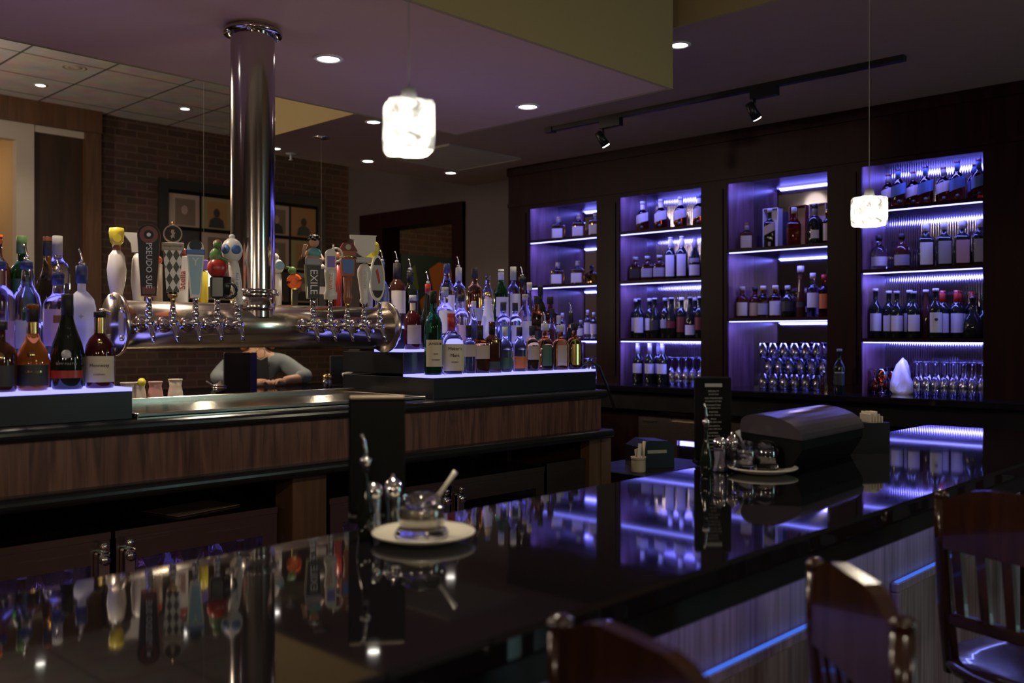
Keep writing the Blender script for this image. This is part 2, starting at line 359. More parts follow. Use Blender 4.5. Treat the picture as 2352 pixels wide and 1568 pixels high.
part('panel_board', MB().box(-.36, .36, -.34, .34, -.012, 0), 'cream', t); part('panel_frame', MB().box(-.38, -.36, -.36, .36, -.016, 0).box(.36, .38, -.36, .36, -.016, 0).box(-.36, .36, -.36, -.34, -.016, 0).box(-.36, .36, .34, .36, -.016, 0), 'cream', t)
x, y = pz(170, 155, ZH)
t = thing('ceiling_vent', 'faint round grille in the white tile ceiling', 'vent', (x, y, ZH)); part('grille', MB().lathe([(.03, 0), (.05, -.006), (.06, 0)], 20, cap=False).lathe([(.075, 0), (.085, -.006), (.095, 0)], 20, cap=False), 'label_tan', t)
# sprinkler on lowered ceiling
x, y = pz(668, 352, ZL)
t = thing('ceiling_sprinkler', 'small sprinkler head under the ceiling left of the pendant canopy', 'sprinkler', (x, y, ZL))
part('escutcheon', MB().lathe([(0, 0), (.04, -.002), (.03, -.01), (0, -.012)], 14), 'silver_paint', t); part('nozzle', MB().tube([(0, 0, -.01), (0, 0, -.05)], .008).lathe([(0, -.052), (.018, -.05), (0, -.046)], 10), 'silver_paint', t)
# track with two spot heads
ax, ay = pz(1266, 297, ZL-.02); bx, by = pz(2083, 138, ZL-.02); xm = (ax+bx)/2
t = thing('track_light', 'black ceiling track running along the back bar with two spot heads', 'track light', (xm, (ay+by)/2, ZL))
hl = abs(ay-by)/2
part('track', MB().box(-.02, .02, -hl, hl, -.028, 0), 'plastic_black', t); part('feed_cap', MB().box(-.026, .026, hl, hl+.06, -.034, 0), 'plastic_black', t)
for px in (1400, 1752):
    yy = y_at(px, xm)-(ay+by)/2
    h = part('spot_head', MB().box(-.02, .02, yy-.09, yy+.07, -.075, -.028).tube([(0, yy+.05, -.07), (0, yy+.05, -.12)], .008).tube([(-.03, yy+.07, -.10), (.025, yy+.05, -.175)], [.022, .03]), 'plastic_black', t)
    part('spot_lens', MB().tube([(.0252, yy+.05, -.1755), (.028, yy+.049, -.180)], .024), 'lamp_disc', h)
    lamp('SPOT', 'track_beam', (xm+.05, yy+(ay+by)/2+.05, ZL-.2), 5, (1, .8, .58), .03, radians(60), rot=(0, radians(22), 0))

# ------------------------------------------------------------------ pendants
def pendant(x, y, zc, s, ztop, label, h=None):
    h = h or s
    t = thing('pendant_lamp', label, 'pendant lamp', (x, y, ztop), radians(-28), 'textured glass cube pendants')
    hh = ztop-zc
    part('canopy', MB().lathe([(0, 0), (.06, 0), (.058, -.012), (.02, -.02), (0, -.02)], 18), 'chrome', t)
    part('cord', MB().tube([(0, 0, -.02), (0, 0, -hh+h/2+.02)], .0012, 6), 'cord_grey', t)
    part('lamp_holder', MB().lathe([(0, -hh+h/2+.025), (.012, -hh+h/2+.025), (.016, -hh+h/2), (0, -hh+h/2)], 12), 'silver_paint', t)
    prof = [(0, -h/2), (s*.42, -h/2), (s*.47, -h*.44), (s*.49, -h*.2), (s*.49, h*.1), (s*.485, h*.43), (s*.45, h*.5), (0, h*.5)]
    b = MB().lathe([(r, z-hh) for r, z in prof], 24, pw=6)
    rnd = random.Random(3)
    b.v = [(a+rnd.uniform(-1, 1)*s*.012, c+rnd.uniform(-1, 1)*s*.012, d+rnd.uniform(-1, 1)*s*.01) for a, c, d in b.v]
    part('glass_shade', b, 'lit_glass', t)
    lamp('POINT', 'pendant_glow', (x, y, zc-h/2-.03), 8, (1, .85, .6), .03)
pendant(1.035, 1.23, 1.75, .083, ZH, 'large near glass cube pendant glowing in front of the violet soffit', .086)
pendant(2.69, 1.13, 1.758, .083, ZH, 'smaller glowing glass cube pendant in front of the right cabinet', .084)
pendant(-.65, 1.23, 1.76, .092, ZH, 'glass cube pendant over the bar left of the photo')  # unseen pendant added to carry the row on and brighten the room
x, y = pz(738, 314, ZL); pendant(x, y, 1.76, .092, ZL, 'far glass cube pendant on a thin cord behind the right tap handles')
pendant(2.91, 5.44, 1.76, .092, ZH, 'far glass cube pendant on a thin cord left of the steel column')

# unseen lamps added behind and beside the camera for ambient light
for i, (x, y) in enumerate([(.3, -.6), (2.2, -.6), (-1.6, 1.4)]): downlight(x, y, ZH, .055, ['recessed downlight behind the camera over the seating', 'recessed downlight over the bar stools, out of the photo', 'recessed downlight over the left end of the bar, out of the photo'][i], 30, 90)
for i, (x, y, z, pw) in enumerate([(.9, 5.3, 3.05, AMB*1.3), (.9, 7.6, 2.9, AMB*1.5), (-2.2, 3.6, 2.9, AMB), (-1.6, -1.6, 2.35, AMB*.7), (1.6, -2.4, 2.3, AMB*.35)]):  # frosted globes added out of view to lift the ambient light
    t = thing('added_globe_lamp', ['round frosted ceiling lamp in the dining area left of the photo', 'round frosted lamp near the far wall, left of the photo', 'round frosted lamp left of the bar', 'round frosted lamp behind the camera on the left', 'round frosted lamp behind the camera on the right', 'round frosted lamp near the right wall behind the camera'][i], 'ceiling lamp', (x, y, ZL if x > XL else ZH), 0, 'frosted globe lamps')
    zt = (ZL if x > XL else ZH)
    part('cord', MB().tube([(0, 0, 0), (0, 0, z-zt+.13)], .004, 6), 'plastic_black', t); part('globe', MB().sph(.13, (0, 0, z-zt)), 'added_globe_glow', t)
    lamp('POINT', 'added_globe_light', (x, y, z-.15), pw, (1, .78, .60), .13)
struct('added_glow_door', MB().box(4.15, 4.75, -3.09, -3.07, .3, 2.5), 'added_door_glow')  # unseen glowing door added for the teal streaks on the steel
lamp('POINT', 'lamp_beyond_opening', (7.6, 7.6, 2.5), 16, (1, .72, .38), .1)
lamp('SPOT', 'wall_washer', (5.0, 7.4, ZH-.1), 12, (1, .78, .55), .05, radians(110))

# ------------------------------------------------------------------ customer bar
BZ = 1.07
t = thing('bar_counter', 'long customer bar with a glossy black stone top and panelled wooden front', 'bar counter')
part('stone_top', MB().bbox(-2.0, 3.575, .71, 1.284, BZ-.035, BZ, .006), 'black_stone', t)
part('edge_board', MB().bbox(-2.0, 3.56, .722, .76, BZ-.078, BZ-.035, .004).box(-2.0, 3.56, .76, 1.27, BZ-.06, BZ-.035), 'trim_black', t)
part('front_panel', MB().box(-2.0, 3.50, .95, 1.0, .10, BZ-.06).box(3.46, 3.50, 1.0, 1.24, .10, BZ-.06).box(-2.0, 3.5, 1.22, 1.25, .1, BZ-.06), 'front_wood', t)
part('kick_board', MB().box(-2.0, 3.48, .99, 1.2, 0, .10), 'plastic_black', t)
for x0, x1 in ((-1.6, -.35), (-.25, 1.0), (1.1, 2.27), (2.39, 3.40)):
    part('panel_moulding', MB().bbox(x0, x1, .930, .95, .745, .77, .003).bbox(x0, x1, .930, .95, .16, .185, .003).bbox(x0, x0+.025, .93, .95, .185, .745, .003).bbox(x1-.025, x1, .93, .95, .185, .745, .003), 'front_wood', t)
    part('glow_strip', MB().box(x0+.004, x1-.004, .931, .941, .7705, .774), 'blue_ledge_glow', t)  # glowing strip stands in for blue light caught on the moulding ledge
part('under_bar_led', MB().box(-1.9, 3.4, .90, .912, BZ-.068, BZ-.0605), 'under_led', t)
part('foot_rail', MB().tube([(-1.9, .80, .2), (3.4, .80, .2)], .02), 'gold', t)

# far side customer counter
t = thing('far_counter', 'far glossy dark counter where the person in the denim jacket leans', 'bar counter')
part('stone_top', MB().bbox(-1, 4.9, 4.75, 5.55, BZ-.04, BZ, .006), 'black_stone', t)
part('front_panel', MB().box(-1, 4.85, 4.85, 5.35, 0, BZ-.04), 'cherry_wood', t)

# ------------------------------------------------------------------ island
DZ = 1.16
t = thing('island_counter', 'long wooden island counter with black trim and an oak band, carrying the beer tower', 'counter')
part('counter_top', MB().nose(-1.5, 3.32, 2.575, 3.25, DZ-.04, DZ), 'trim_black', t)
part('oak_band', MB().box(-1.5, 3.30, 2.60, 2.625, .985, DZ-.04).box(3.28, 3.30, 2.625, 3.22, .985, DZ-.04), 'panel_wood', t)
part('lower_trim', MB().nose(-1.5, 3.33, 2.545, 3.2, .945, .985), 'trim_black', t)
part('back_board', MB().box(-1.5, 3.3, 3.18, 3.22, 0, DZ-.04).box(3.23, 3.37, 2.61, 2.66, 0, .945), 'brown_wood', t)
part('post', MB().box(1.70, 1.83, 2.60, 2.70, 0, .945), 'brown_wood', t)
part('post', MB().box(3.31, 3.38, 2.605, 3.2, 0, .945), 'brown_wood', t)
part('kick_board', MB().box(-1.5, 3.2, 2.70, 2.75, 0, .08), 'plastic_black', t)
t = thing('side_panel', 'dark plain panel beside the right cooler under the island', 'panel', (2.96, 2.62, 0)); part('board', MB().box(0, .25, 0, .03, 0, .86), 'fridge_steel', t)

def cooler(x0, x1, hinge, label):
    t = thing('bottle_cooler', label, 'cooler', (x0, 2.62, 0), 0, 'stainless bottle coolers')
    W = x1-x0
    part('cabinet', MB().box(0, W, .05, .50, .0, .012).box(0, .02, .05, .50, .012, .83).box(W-.02, W, .05, .50, .012, .83).box(.02, W-.02, .48, .50, .012, .83).box(0, W, .0, .50, .83, .85), 'fridge_steel', t)
    part('shelf', MB().box(.02, W-.02, .08, .48, .532, .54), 'silver_paint', t)
    part('interior_light', MB().box(.05, W-.05, .09, .10, .815, .822), 'led_strong', t)
    d = part('door', MB().box(.003, W-.003, .0, .048, .765, .8295).box(.003, W-.003, .0, .04, .1, .2).box(.003, .055, .0, .04, .2, .765).box(W-.055, W-.003, .0, .04, .2, .765), 'fridge_steel', t)
    part('window', MB().box(.055, W-.055, .015, .02, .2, .765), 'pane_glass', d)
    hx = .03 if hinge == 'l' else W-.03
    part('handle', MB().bbox(hx-.018, hx+.018, -.028, 0, .55, .80, .004).tube([(hx, -.028, .78), (hx, -.04, .78)], .014), 'chrome', d)
    part('lock', MB().lathe([(0, 0), (.010, 0), (.012, -.006), (0, -.01)], 12, M=Matrix.Translation((hx, -.034, .815)) @ Matrix.Rotation(pi/2, 4, 'X')), 'chrome', d)
    return t
cl = [(.60, 1.122, 'r', 'leftmost stainless bottle cooler under the island, cut by the photo edge'), (1.134, 1.657, 'l', 'stainless bottle cooler with the handle on its left, below the left bottles'),
      (1.857, 2.395, 'r', 'stainless cooler half hidden behind the near menu'), (2.41, 2.945, 'l', 'stainless cooler with the bright violet window behind the near saucer')]
for a, b_, h, l in cl: cooler(a, b_, h, l)
part_x = []
# paper on top of cooler
tag(part('paper_sheet', MB().box(-.12, .12, -.08, .08, 0, .002), 'album_sepia', None, loc=(1.45, 2.78, .852), rz=.2), 'dim sheet of paper lying on the cooler top', 'paper')
# ------------------------------------------------------------------ beer tower
TY = 2.9; TZ = 1.433; TR = .0755; CX = 1.735
t = thing('beer_tower', 'brushed steel beer tower: horizontal drum hung from a column running to the soffit', 'beer tower', (CX, TY, TZ))
x0, x1 = 1.255-CX, 2.315-CX
RX = Matrix.Rotation(pi/2, 4, 'Y')
part('drum', MB().tube([(x0, 0, 0), (x1, 0, 0)], TR, 40), 'steel_h', t)
for s, xe in ((-1, x0), (1, x1)):
    f = part('end_flange', MB().lathe([(0, -.007), (.098, -.007), (.101, 0), (.098, .007), (0, .007)], 36, M=Matrix.Translation((xe, 0, 0)) @ RX), 'steel_h', t)
    for k in range(6):
        a = pi/6+k*pi/3
        part('bolt', MB().lathe([(0, .007), (.009, .007), (.008, .015), (.003, .017), (0, .017)], 8, M=Matrix.Translation((xe, .086*cos(a), .086*sin(a))) @ (RX if s > 0 else Matrix.Rotation(-pi/2, 4, 'Y'))), 'chrome', f)
part('column', MB().tube([(0, 0, .03), (0, 0, ZS-TZ-.002)], TR, 40, False), 'steel_v', t)
part('saddle', MB().lathe([(TR, .05), (TR*1.015, .062), (TR*1.015, .105)], 36), 'steel_v', t)
for zc in (.118, ZS-TZ-.022):
    r2 = TR*1.02
    f = part('collar', MB().lathe([(r2, zc-.008), (r2+(.004 if zc < .5 else .022), zc-.008), (r2+(.006 if zc < .5 else .024), zc), (r2+(.004 if zc < .5 else .022), zc+.008), (r2, zc+.008)], 36), 'steel_v', t)
    for k in range(6):
        a = -pi/2+.35+k*pi/3
        part('bolt', MB().sph(.009, (cos(a)*(r2+.011), sin(a)*(r2+.011), zc-.006), seg=8, rings=6), 'chrome', f)
# faucets
def faucet(x):
    f = part('faucet', MB().tube([(x, -TR+.004, 0), (x, -TR-.006, 0)], .026, 18).tube([(x, -TR-.006, 0), (x, -TR-.012, 0)], [.022, .016], 18).tube([(x, -TR-.01, 0), (x, -TR-.035, 0), (x, -TR-.06, .002), (x, -TR-.075, .002)], [.010, .012, .014, .012], 14)
             .tube([(x, -TR-.055, .0), (x, -TR-.06, .036)], .009, 12).sph(.0125, (x, -TR-.060, .034), seg=12), 'chrome', t)
    part('spout', MB().tube([(x, -TR-.060, 0), (x, -TR-.075, -.012), (x, -TR-.088, -.035), (x, -TR-.092, -.055)], [.010, .009, .0075, .0065], 12), 'chrome', f)
    part('ferrule', MB().lathe([(.004, .042), (.009, .044), (.009, .058), (.007, .060), (.007, .066)], 12, M=Matrix.Translation((x, -TR-.060, 0))), 'chrome', f)
fl = [x_at(p, 2.77) for p in (340, 395, 447, 497, 545)]; fr = [x_at(p, 2.77) for p in (717, 757, 796, 834, 870)]
for x in fl+fr: faucet(x-CX)
def faucet_back(x):
    f = part('faucet', MB().tube([(x, TR-.004, 0), (x, TR+.07, 0)], .012, 12).tube([(x, TR+.055, 0), (x, TR+.058, .06)], .008, 10), 'chrome', t)
    part('spout', MB().tube([(x, TR+.06, 0), (x, TR+.085, -.05)], .007, 10), 'chrome', f)
# handles -----------------------------------------------------------
def handle(label, px, Y, z=None, rz=-.45, group=None):
    x = px if px < 5 else x_at(px, Y)
    return thing('tap_handle', label, 'tap handle', (x, Y, z or TZ+.06), rz, group)
def ring(n, r0, r1, z, y0, y1, seg=26): pass
def disc_y(r, z, y0, y1, seg=26, x=0, sx=1, sz=1):
    return MB().prism([(x+r*sx*cos(2*pi*i/seg), z+r*sz*sin(2*pi*i/seg)) for i in range(seg)], y0, y1)
def slab(wb, wt, z0, z1, y0, y1, top=True):
    poly = [(-wb/2, z0), (wb/2, z0), (wt/2, z1)]
    if top: poly += [(wt/2*cos(a), z1+wt/2*sin(a)) for a in [pi*i/14 for i in range(1, 14)]]
    poly += [(-wt/2, z1)]
    return MB().prism(poly, y0, y1)
FY = TY-TR-.06
ZB = TZ+.065
h = handle('black tap handle with an orange edge, round crest and PSEUDO SUE lettering', fl[0], FY, ZB)
part('stem', MB().tube([(0, 0, 0), (0, 0, .03)], .009, 12), 'chrome', h)
part('body', slab(.044, .066, .02, .205, -.014, .022), 'plastic_orange', h)
part('face', slab(.043, .065, .021, .205, -.0165, -.0142), 'ink', h)
c = part('crest', disc_y(.026, .205, -.019, -.0166), 'plastic_maroon', h); part('crest_ring', disc_y(.014, .205, -.0195, -.0191), 'ink', c); part('emblem', disc_y(.006, .205, -.0203, -.0196), 'print_white', c)
me = text_mesh('PSEUDO SUE', .0245, rot=-pi/2); me.materials.append(MAT['print_white']); o = link('lettering', me, None, h); o.location = (0, -.0170, .112)
part('lower_panel', slab(.036, .037, .026, .048, -.0172, -.0166, False), 'plastic_maroon', h)
h = handle('harlequin diamond tap handle with a round lion badge and a small sign', fl[1], FY, ZB)
part('stem', MB().tube([(0, 0, 0), (0, 0, .025)], .007, 12).lathe([(.012, .018), (.016, .026), (.012, .034)], 14), 'gold', h)
part('body', MB().prism([(-.018, .034), (.018, .034), (.028, .165), (-.028, .165)], -.018, .018), 'harlequin', h)
part('sign', MB().bbox(-.033, .033, -.022, .022, .163, .187, .002), 'cream', h); me = text_mesh('SMALL TOWN', .0085); me.materials.append(MAT['ink']); o = link('sign_text', me, None, h); o.location = (0, -.0225, .175)
c = part('badge', disc_y(.028, .215, -.008, .008), 'cream', h); part('badge_face', disc_y(.024, .215, -.0088, -.0081), 'ink', c)
part('lion', MB().prism([(-.004, .200), (.001, .205), (.005, .200), (.004, .212), (.008, .220), (.003, .218), (.004, .227), (-.004, .228), (-.006, .219), (-.002, .213), (-.007, .208)], -.0094, -.0089), 'cream', c)
part('finial', MB().tube([(0, 0, .242), (0, 0, .252)], .003, 8), 'gold', h)
h = handle('pale blue tapered tap handle with white edge and a round head', fl[2], FY, ZB)
part('stem', MB().tube([(0, 0, 0), (0, 0, .03)], .008, 12), 'chrome', h)
part('body', slab(.030, .052, .02, .155, -.012, .012, False), 'plastic_white', h); part('face', slab(.022, .043, .030, .150, -.0128, -.0121, False), 'plastic_blue', h)
part('band', MB().bbox(-.029, .029, -.015, .015, .155, .172, .002), 'label_blue', h); part('head', slab(.05, .05, .172, .176, -.012, .012), 'plastic_white', h); part('head_emblem', disc_y(.019, .184, -.0135, -.0121), 'art_teal', h)
me = text_mesh('Y', .035); me.materials.append(MAT['plastic_white']); o = link('lettering', me, None, h); o.location = (0, -.0131, .132)
h = handle('dark sculpted tap handle with a red barrel and a small seated figure', fl[3], FY, ZB)
part('stem', MB().tube([(0, 0, 0), (0, 0, .025)], .009, 12), 'chrome', h)
part('body', MB().bbox(-.022, .022, -.02, .018, .02, .092, .006).tube([(.026, 0, .03), (.03, 0, .09)], .014), 'plastic_black', h)
part('wheel', MB().tube([(.035+.024*cos(a), -.01, .045+.024*sin(a)) for a in [2*pi*i/16 for i in range(17)]], .005, 6), 'plastic_black', h)
part('barrel', MB().sph(.032, (.0, 0, .118), 1, .8, 1.05), 'plastic_red', h)
part('figure', MB().sph(.02, (-.004, 0, .155), 1, .8, 1.4).sph(.013, (0, 0, .192), 1, 1, 1.1).tube([(-.02, 0, .165), (.03, -.01, .14)], .007), 'plastic_green', h)
part('figure_hair', MB().sph(.014, (.001, .004, .196), 1, 1, 1), 'plastic_copper', h)
h = handle('white curved tap handle with an egg-shaped head bearing blue roundels', fl[4]-.006, FY, ZB-.01)
part('stem', MB().tube([(0, 0, 0), (0, 0, .02)], .008, 12), 'chrome', h)
part('body', MB().tube([(.010, 0, .012), (.010, 0, .02), (.004, 0, .05), (-.002, 0, .09), (-.008, 0, .13), (-.012, 0, .16)], [.018, .012, .015, .018, .018, .014], 14), 'plastic_white', h)
c = part('head', MB().sph(.034, (-.014, 0, .188), 1, .9, 1.22).sph(.010, (-.014, 0, .232)), 'plastic_white', h)
for k, a in enumerate((-.75, .35)): part('roundel', MB().lathe([(0, 0), (.016, 0), (.016, .003), (0, .004)], 18, M=Matrix.Translation((-.014+sin(a)*.031, -cos(a)*.0275, .190)) @ Matrix.Rotation(a, 4, 'Z') @ Matrix.Rotation(pi/2, 4, 'X')), 'label_blue', c)
me = text_mesh('PALE ALE', .012, rot=-pi/2); me.materials.append(MAT['label_blue']); o = link('lettering', me, None, h); o.location = (.0, -.020, .09)
# right of the column
h = handle('black tap handle reading EXILE under a small figurine with dark curly hair', fr[0], FY, ZB)
part('stem', MB().tube([(0, 0, 0), (0, 0, .035)], .010, 12), 'chrome', h)
part('body', slab(.038, .052, .03, .150, -.012, .014, False), 'plastic_black', h); part('side_plate', slab(.040, .056, .03, .150, .0142, .024, False), 'lime', h)
me = text_mesh('EXILE', .036, rot=-pi/2); me.materials.append(MAT['print_white']); o = link('lettering', me, None, h); o.location = (0, -.0125, .088)
f = part('figurine', MB().sph(.028, (0, 0, .165), 1, .7, .9).tube([(-.02, -.01, .19), (-.038, -.02, .175), (-.03, -.03, .215)], .007).tube([(.02, 0, .19), (.034, -.01, .165), (.02, -.02, .155)], .007).sph(.017, (.004, 0, .228), 1, 1, 1.15), 'skin', h)
part('figurine_shirt', MB().sph(.026, (.003, .0, .188), 1, .75, .8), 'plastic_teal', f)
b = MB().sph(.019, (.005, .004, .238), 1, 1, .9)
for k in range(12): b.sph(.006, (.005+.017*cos(k*.52), .002+.017*sin(k*.52), .240+.006*sin(k*2)), seg=8, rings=6)
part('figurine_hair', b, 'curl_black', f)
part('apron', MB().bbox(-.028, .028, -.022, .0, .145, .172, .004), 'label_grey', h)
h = handle('white rounded tap handle with a violet face and a ring on top', fr[1], FY, ZB)
part('stem', MB().tube([(0, 0, 0), (0, 0, .035)], .008, 12), 'chrome', h)
part('body', MB().lathe([(0, .028), (.023, .03), (.024, .05), (.019, .06), (.018, .085), (.022, .12), (.022, .135), (0, .14)], 18), 'plastic_white', h)
part('head', slab(.034, .036, .138, .190, -.014, .014, True), 'plastic_white', h); part('head_face', slab(.026, .028, .142, .182, -.0150, -.0141, False), 'plastic_purple', h)
part('ring', MB().tube([(.020+.022*cos(a), .0, .188+.024*sin(a)) for a in [2*pi*i/20 for i in range(21)]], .0035, 8).tube([(.01, 0, .212), (.01, 0, .224)], .003), 'plastic_white', h)
me = text_mesh('WHITE', .018, rot=pi/2); me.materials.append(MAT['label_orange']); o = link('lettering', me, None, h); o.location = (-.002, -.0225, .09)
h = handle('copper-brown tap handle shaped like a paddle with a dark plaque', fr[2], FY, ZB)
part('stem', MB().tube([(0, 0, 0), (0, 0, .025)], .008, 12), 'gold', h)
part('body', MB().lathe([(.012, .018), (.017, .04), (.013, .06), (.017, .11), (.012, .118)], 14), 'plastic_copper', h)
part('head', slab(.044, .056, .115, .205, -.014, .014, False), 'plastic_copper', h); part('plaque', slab(.034, .044, .125, .175, -.0148, -.0141, False), 'label_blue', h)
part('roof', MB().prism([(-.034, .205), (.034, .205), (.016, .235), (-.016, .235)], -.016, .016), 'plastic_maroon', h); part('emblem', disc_y(.010, .219, -.0172, -.0161), 'cream', h)
part('rim', MB().tube([(-.03, -.012, .180), (0, -.016, .188), (.03, -.012, .180)], .005), 'gold', h)
h = handle('white spindle tap handle topped by a white shield', fr[3], FY, ZB)
part('stem', MB().tube([(0, 0, 0), (0, 0, .035)], .008, 12), 'chrome', h)
part('body', MB().lathe([(.010, .018), (.016, .025), (.016, .033), (.013, .038), (.018, .08), (.025, .125), (.024, .145), (.014, .162), (0, .166)], 18), 'plastic_white', h)
me = text_mesh('PREMIUM', .016, rot=pi/2); me.materials.append(MAT['print_grey']); o = link('lettering', me, None, h); o.location = (0, -.0245, .105)
part('collar', MB().bbox(-.028, .028, -.008, .008, .168, .188, .003), 'silver_paint', h)
part('shield', MB().prism([(0, .185), (.026, .205), (.040, .212), (.042, .262), (.046, .268), (-.052, .268), (-.050, .255), (-.036, .250), (-.034, .212), (-.02, .200)], -.010, .010), 'plastic_white', h)
h = handle('oval white-rimmed tap handle with black ends and a yellow lemon on top', fr[4]-.012, FY, ZB)
part('stem', MB().tube([(.01, 0, 0), (.006, 0, .045)], .008, 12), 'chrome', h)
ov = [(.028*cos(a)*(1-.15*sin(a)), .115+.085*sin(a)) for a in [2*pi*i/28 for i in range(28)]]
part('body', MB().prism(ov, -.008, .010), 'plastic_white', h)
ins = [(x*.82, .115+(z-.115)*.88) for x, z in ov]
part('face', MB().prism(ins, -.0088, -.0081), 'print_grey', h)
part('black_tip', MB().prism([(x, z) for x, z in ins if z > .160], -.0094, -.0089), 'ink', h)
part('black_tip', MB().prism(sorted([(x, z) for x, z in ins if z < .075], key=lambda q: q[0]), -.0094, -.0089), 'ink', h)
part('red_mark', MB().prism([(-.008, .14), (.0, .15), (.010, .10), (.004, .09)], -.0094, -.0089), 'plastic_red', h)
part('lemon', MB().sph(.022, (-.008, 0, .222), .8, .8, 1.3), 'plastic_yellow', h)
# back row (facing the far side)
BY = TY+TR+.06
def back(px, label):
    x = x_at(px, BY); faucet_back(x-CX)
    return handle(label, x, BY, ZB, pi-.35)
h = back(268, 'white pod-shaped tap handle with a yellow cap, leftmost on the drum')
part('body', MB().lathe([(.010, 0), (.014, .01), (.027, .08), (.030, .115), (.024, .16), (.012, .178)], 18), 'plastic_white', h)
part('red_script', MB().patch(.0285, .07, .14, .25, .06), 'plastic_red', h)
part('neck', MB().tube([(0, 0, .176), (0, 0, .195)], .013), 'plastic_copper', h)
part('cap', MB().lathe([(.012, .193), (.020, .205), (.024, .235), (.022, .250), (0, .254)], 16), 'plastic_yellow', h); part('cap_button', disc_y(.013, .216, .018, .026), 'plastic_yellow', h)
h = back(318, 'white tap handle with a flat wide top, just behind the black and orange one')
part('body', MB().lathe([(.010, 0), (.016, .01), (.024, .08), (.020, .15), (.012, .172), (0, .174)], 18), 'plastic_white', h)
part('top_plate', MB().prism([(-.020, .175), (.020, .175), (.024, .205), (.050, .240), (-.045, .240), (-.030, .215)], -.010, .010), 'plastic_white', h)
h = back(363, 'slim amber tap handle between the black one and the harlequin one'); part('body', MB().lathe([(.008, 0), (.015, .01), (.014, .14), (0, .15)], 14), 'label_tan', h); part('cap', MB().sph(.014, (0, 0, .155)), 'plastic_orange', h)
h = back(418, 'white tap handle with red script, behind the pale blue one'); part('body', MB().bbox(-.020, .020, -.012, .012, .0, .175, .004), 'plastic_white', h)
me = text_mesh('Stella', .030, rot=pi/2); me.materials.append(MAT['plastic_red']); o = link('red_script', me, None, h); o.location = (0, .013, .09); o.rotation_euler.z = pi
part('cap', MB().sph(.018, (0, 0, .185), 1, .8, 1), 'plastic_red', h)
h = back(466, 'purple and yellow tap handle behind the red-barrel handle'); part('body', MB().lathe([(.010, 0), (.018, .02), (.018, .12), (0, .13)], 14), 'plastic_yellow', h); part('cap', MB().bbox(-.018, .018, -.012, .012, .128, .165, .004), 'plastic_purple', h)
h = back(640, 'white ornate tap handle with a pale ring, close to the right of the column')
part('body', MB().tube([(0, 0, 0), (0, 0, .06), (.006, 0, .13)], [.010, .012, .016], 14), 'plastic_white', h); part('head', MB().sph(.026, (.006, 0, .158), 1, .8, 1.1).sph(.018, (.016, 0, .19), 1, .8, 1), 'plastic_white', h); part('ring_face', disc_y(.016, .160, .018, .026), 'plastic_blue', h)
h = back(676, 'small bird-like tap handle with an orange and yellow round body')
part('body', MB().tube([(0, 0, 0), (0, 0, .08)], .011), 'plastic_yellow', h); part('belly', MB().tube([(.0+.020*cos(a), .0, .105+.020*sin(a)) for a in [2*pi*i/16 for i in range(17)]], .010, 8).sph(.018, (0, 0, .105), 1, .6, 1), 'plastic_orange', h)
part('head', MB().sph(.016, (.008, 0, .146)).tube([(.008, 0, .15), (.03, 0, .16)], [.008, .003]), 'plastic_green', h); part('text_plate', MB().bbox(-.010, .010, .0112, .0125, .01, .075, .0005), 'ink', h)
h = back(738, 'black and white tap handle behind the white ringed one'); part('body', MB().bbox(-.016, .016, -.012, .012, 0, .16, .003), 'plastic_black', h); part('white_band', MB().bbox(-.0165, .0165, -.0125, .0125, .06, .09, .001), 'plastic_white', h); part('cap', MB().sph(.014, (0, 0, .165)), 'plastic_white', h)
h = back(776, 'tall red-brown tap handle with an egg-shaped top, behind the copper paddle'); part('body', MB().tube([(0, 0, 0), (0, 0, .18)], [.014, .016], 14), 'plastic_red', h); part('top_egg', MB().sph(.019, (0, 0, .205), 1, 1, 1.35), 'plastic_copper', h); part('brace', MB().tube([(0, 0, .13), (.02, 0, .19)], .008), 'plastic_orange', h)
h = back(850, 'grey tap handle with a yellow round plate, behind the oval one'); part('body', MB().tube([(0, 0, 0), (0, 0, .18)], [.010, .016], 14), 'print_grey', h); part('plate', disc_y(.024, .215, -.008, .008), 'plastic_yellow', h)

# ------------------------------------------------------------------ drip tray
t = thing('drip_tray', 'long stainless drip tray with a perforated grate under the beer tower', 'drip tray', (1.20, 2.625, DZ))
W, D = 1.09, .45
part('pan', MB().box(0, W, 0, D, 0, .006), 'steel_h', t)
part('rim', MB().bbox(0, W, 0, .014, .0, .016, .002).bbox(0, W, D-.012, D, .0, .03, .002).bbox(0, .012, .014, D-.012, 0, .016, .002).bbox(W-.012, W, .014, D-.012, 0, .016, .002), 'steel_h', t)
b = MB()
for i in range(88): x = .018+i*.0121; b.box(x, x+.006, .016, D-.014, .010, .013)
for j in range(20): y = .02+j*.0215; b.box(.014, W-.014, y, y+.006, .0085, .0105)
part('grate', b, 'grille_steel', t)
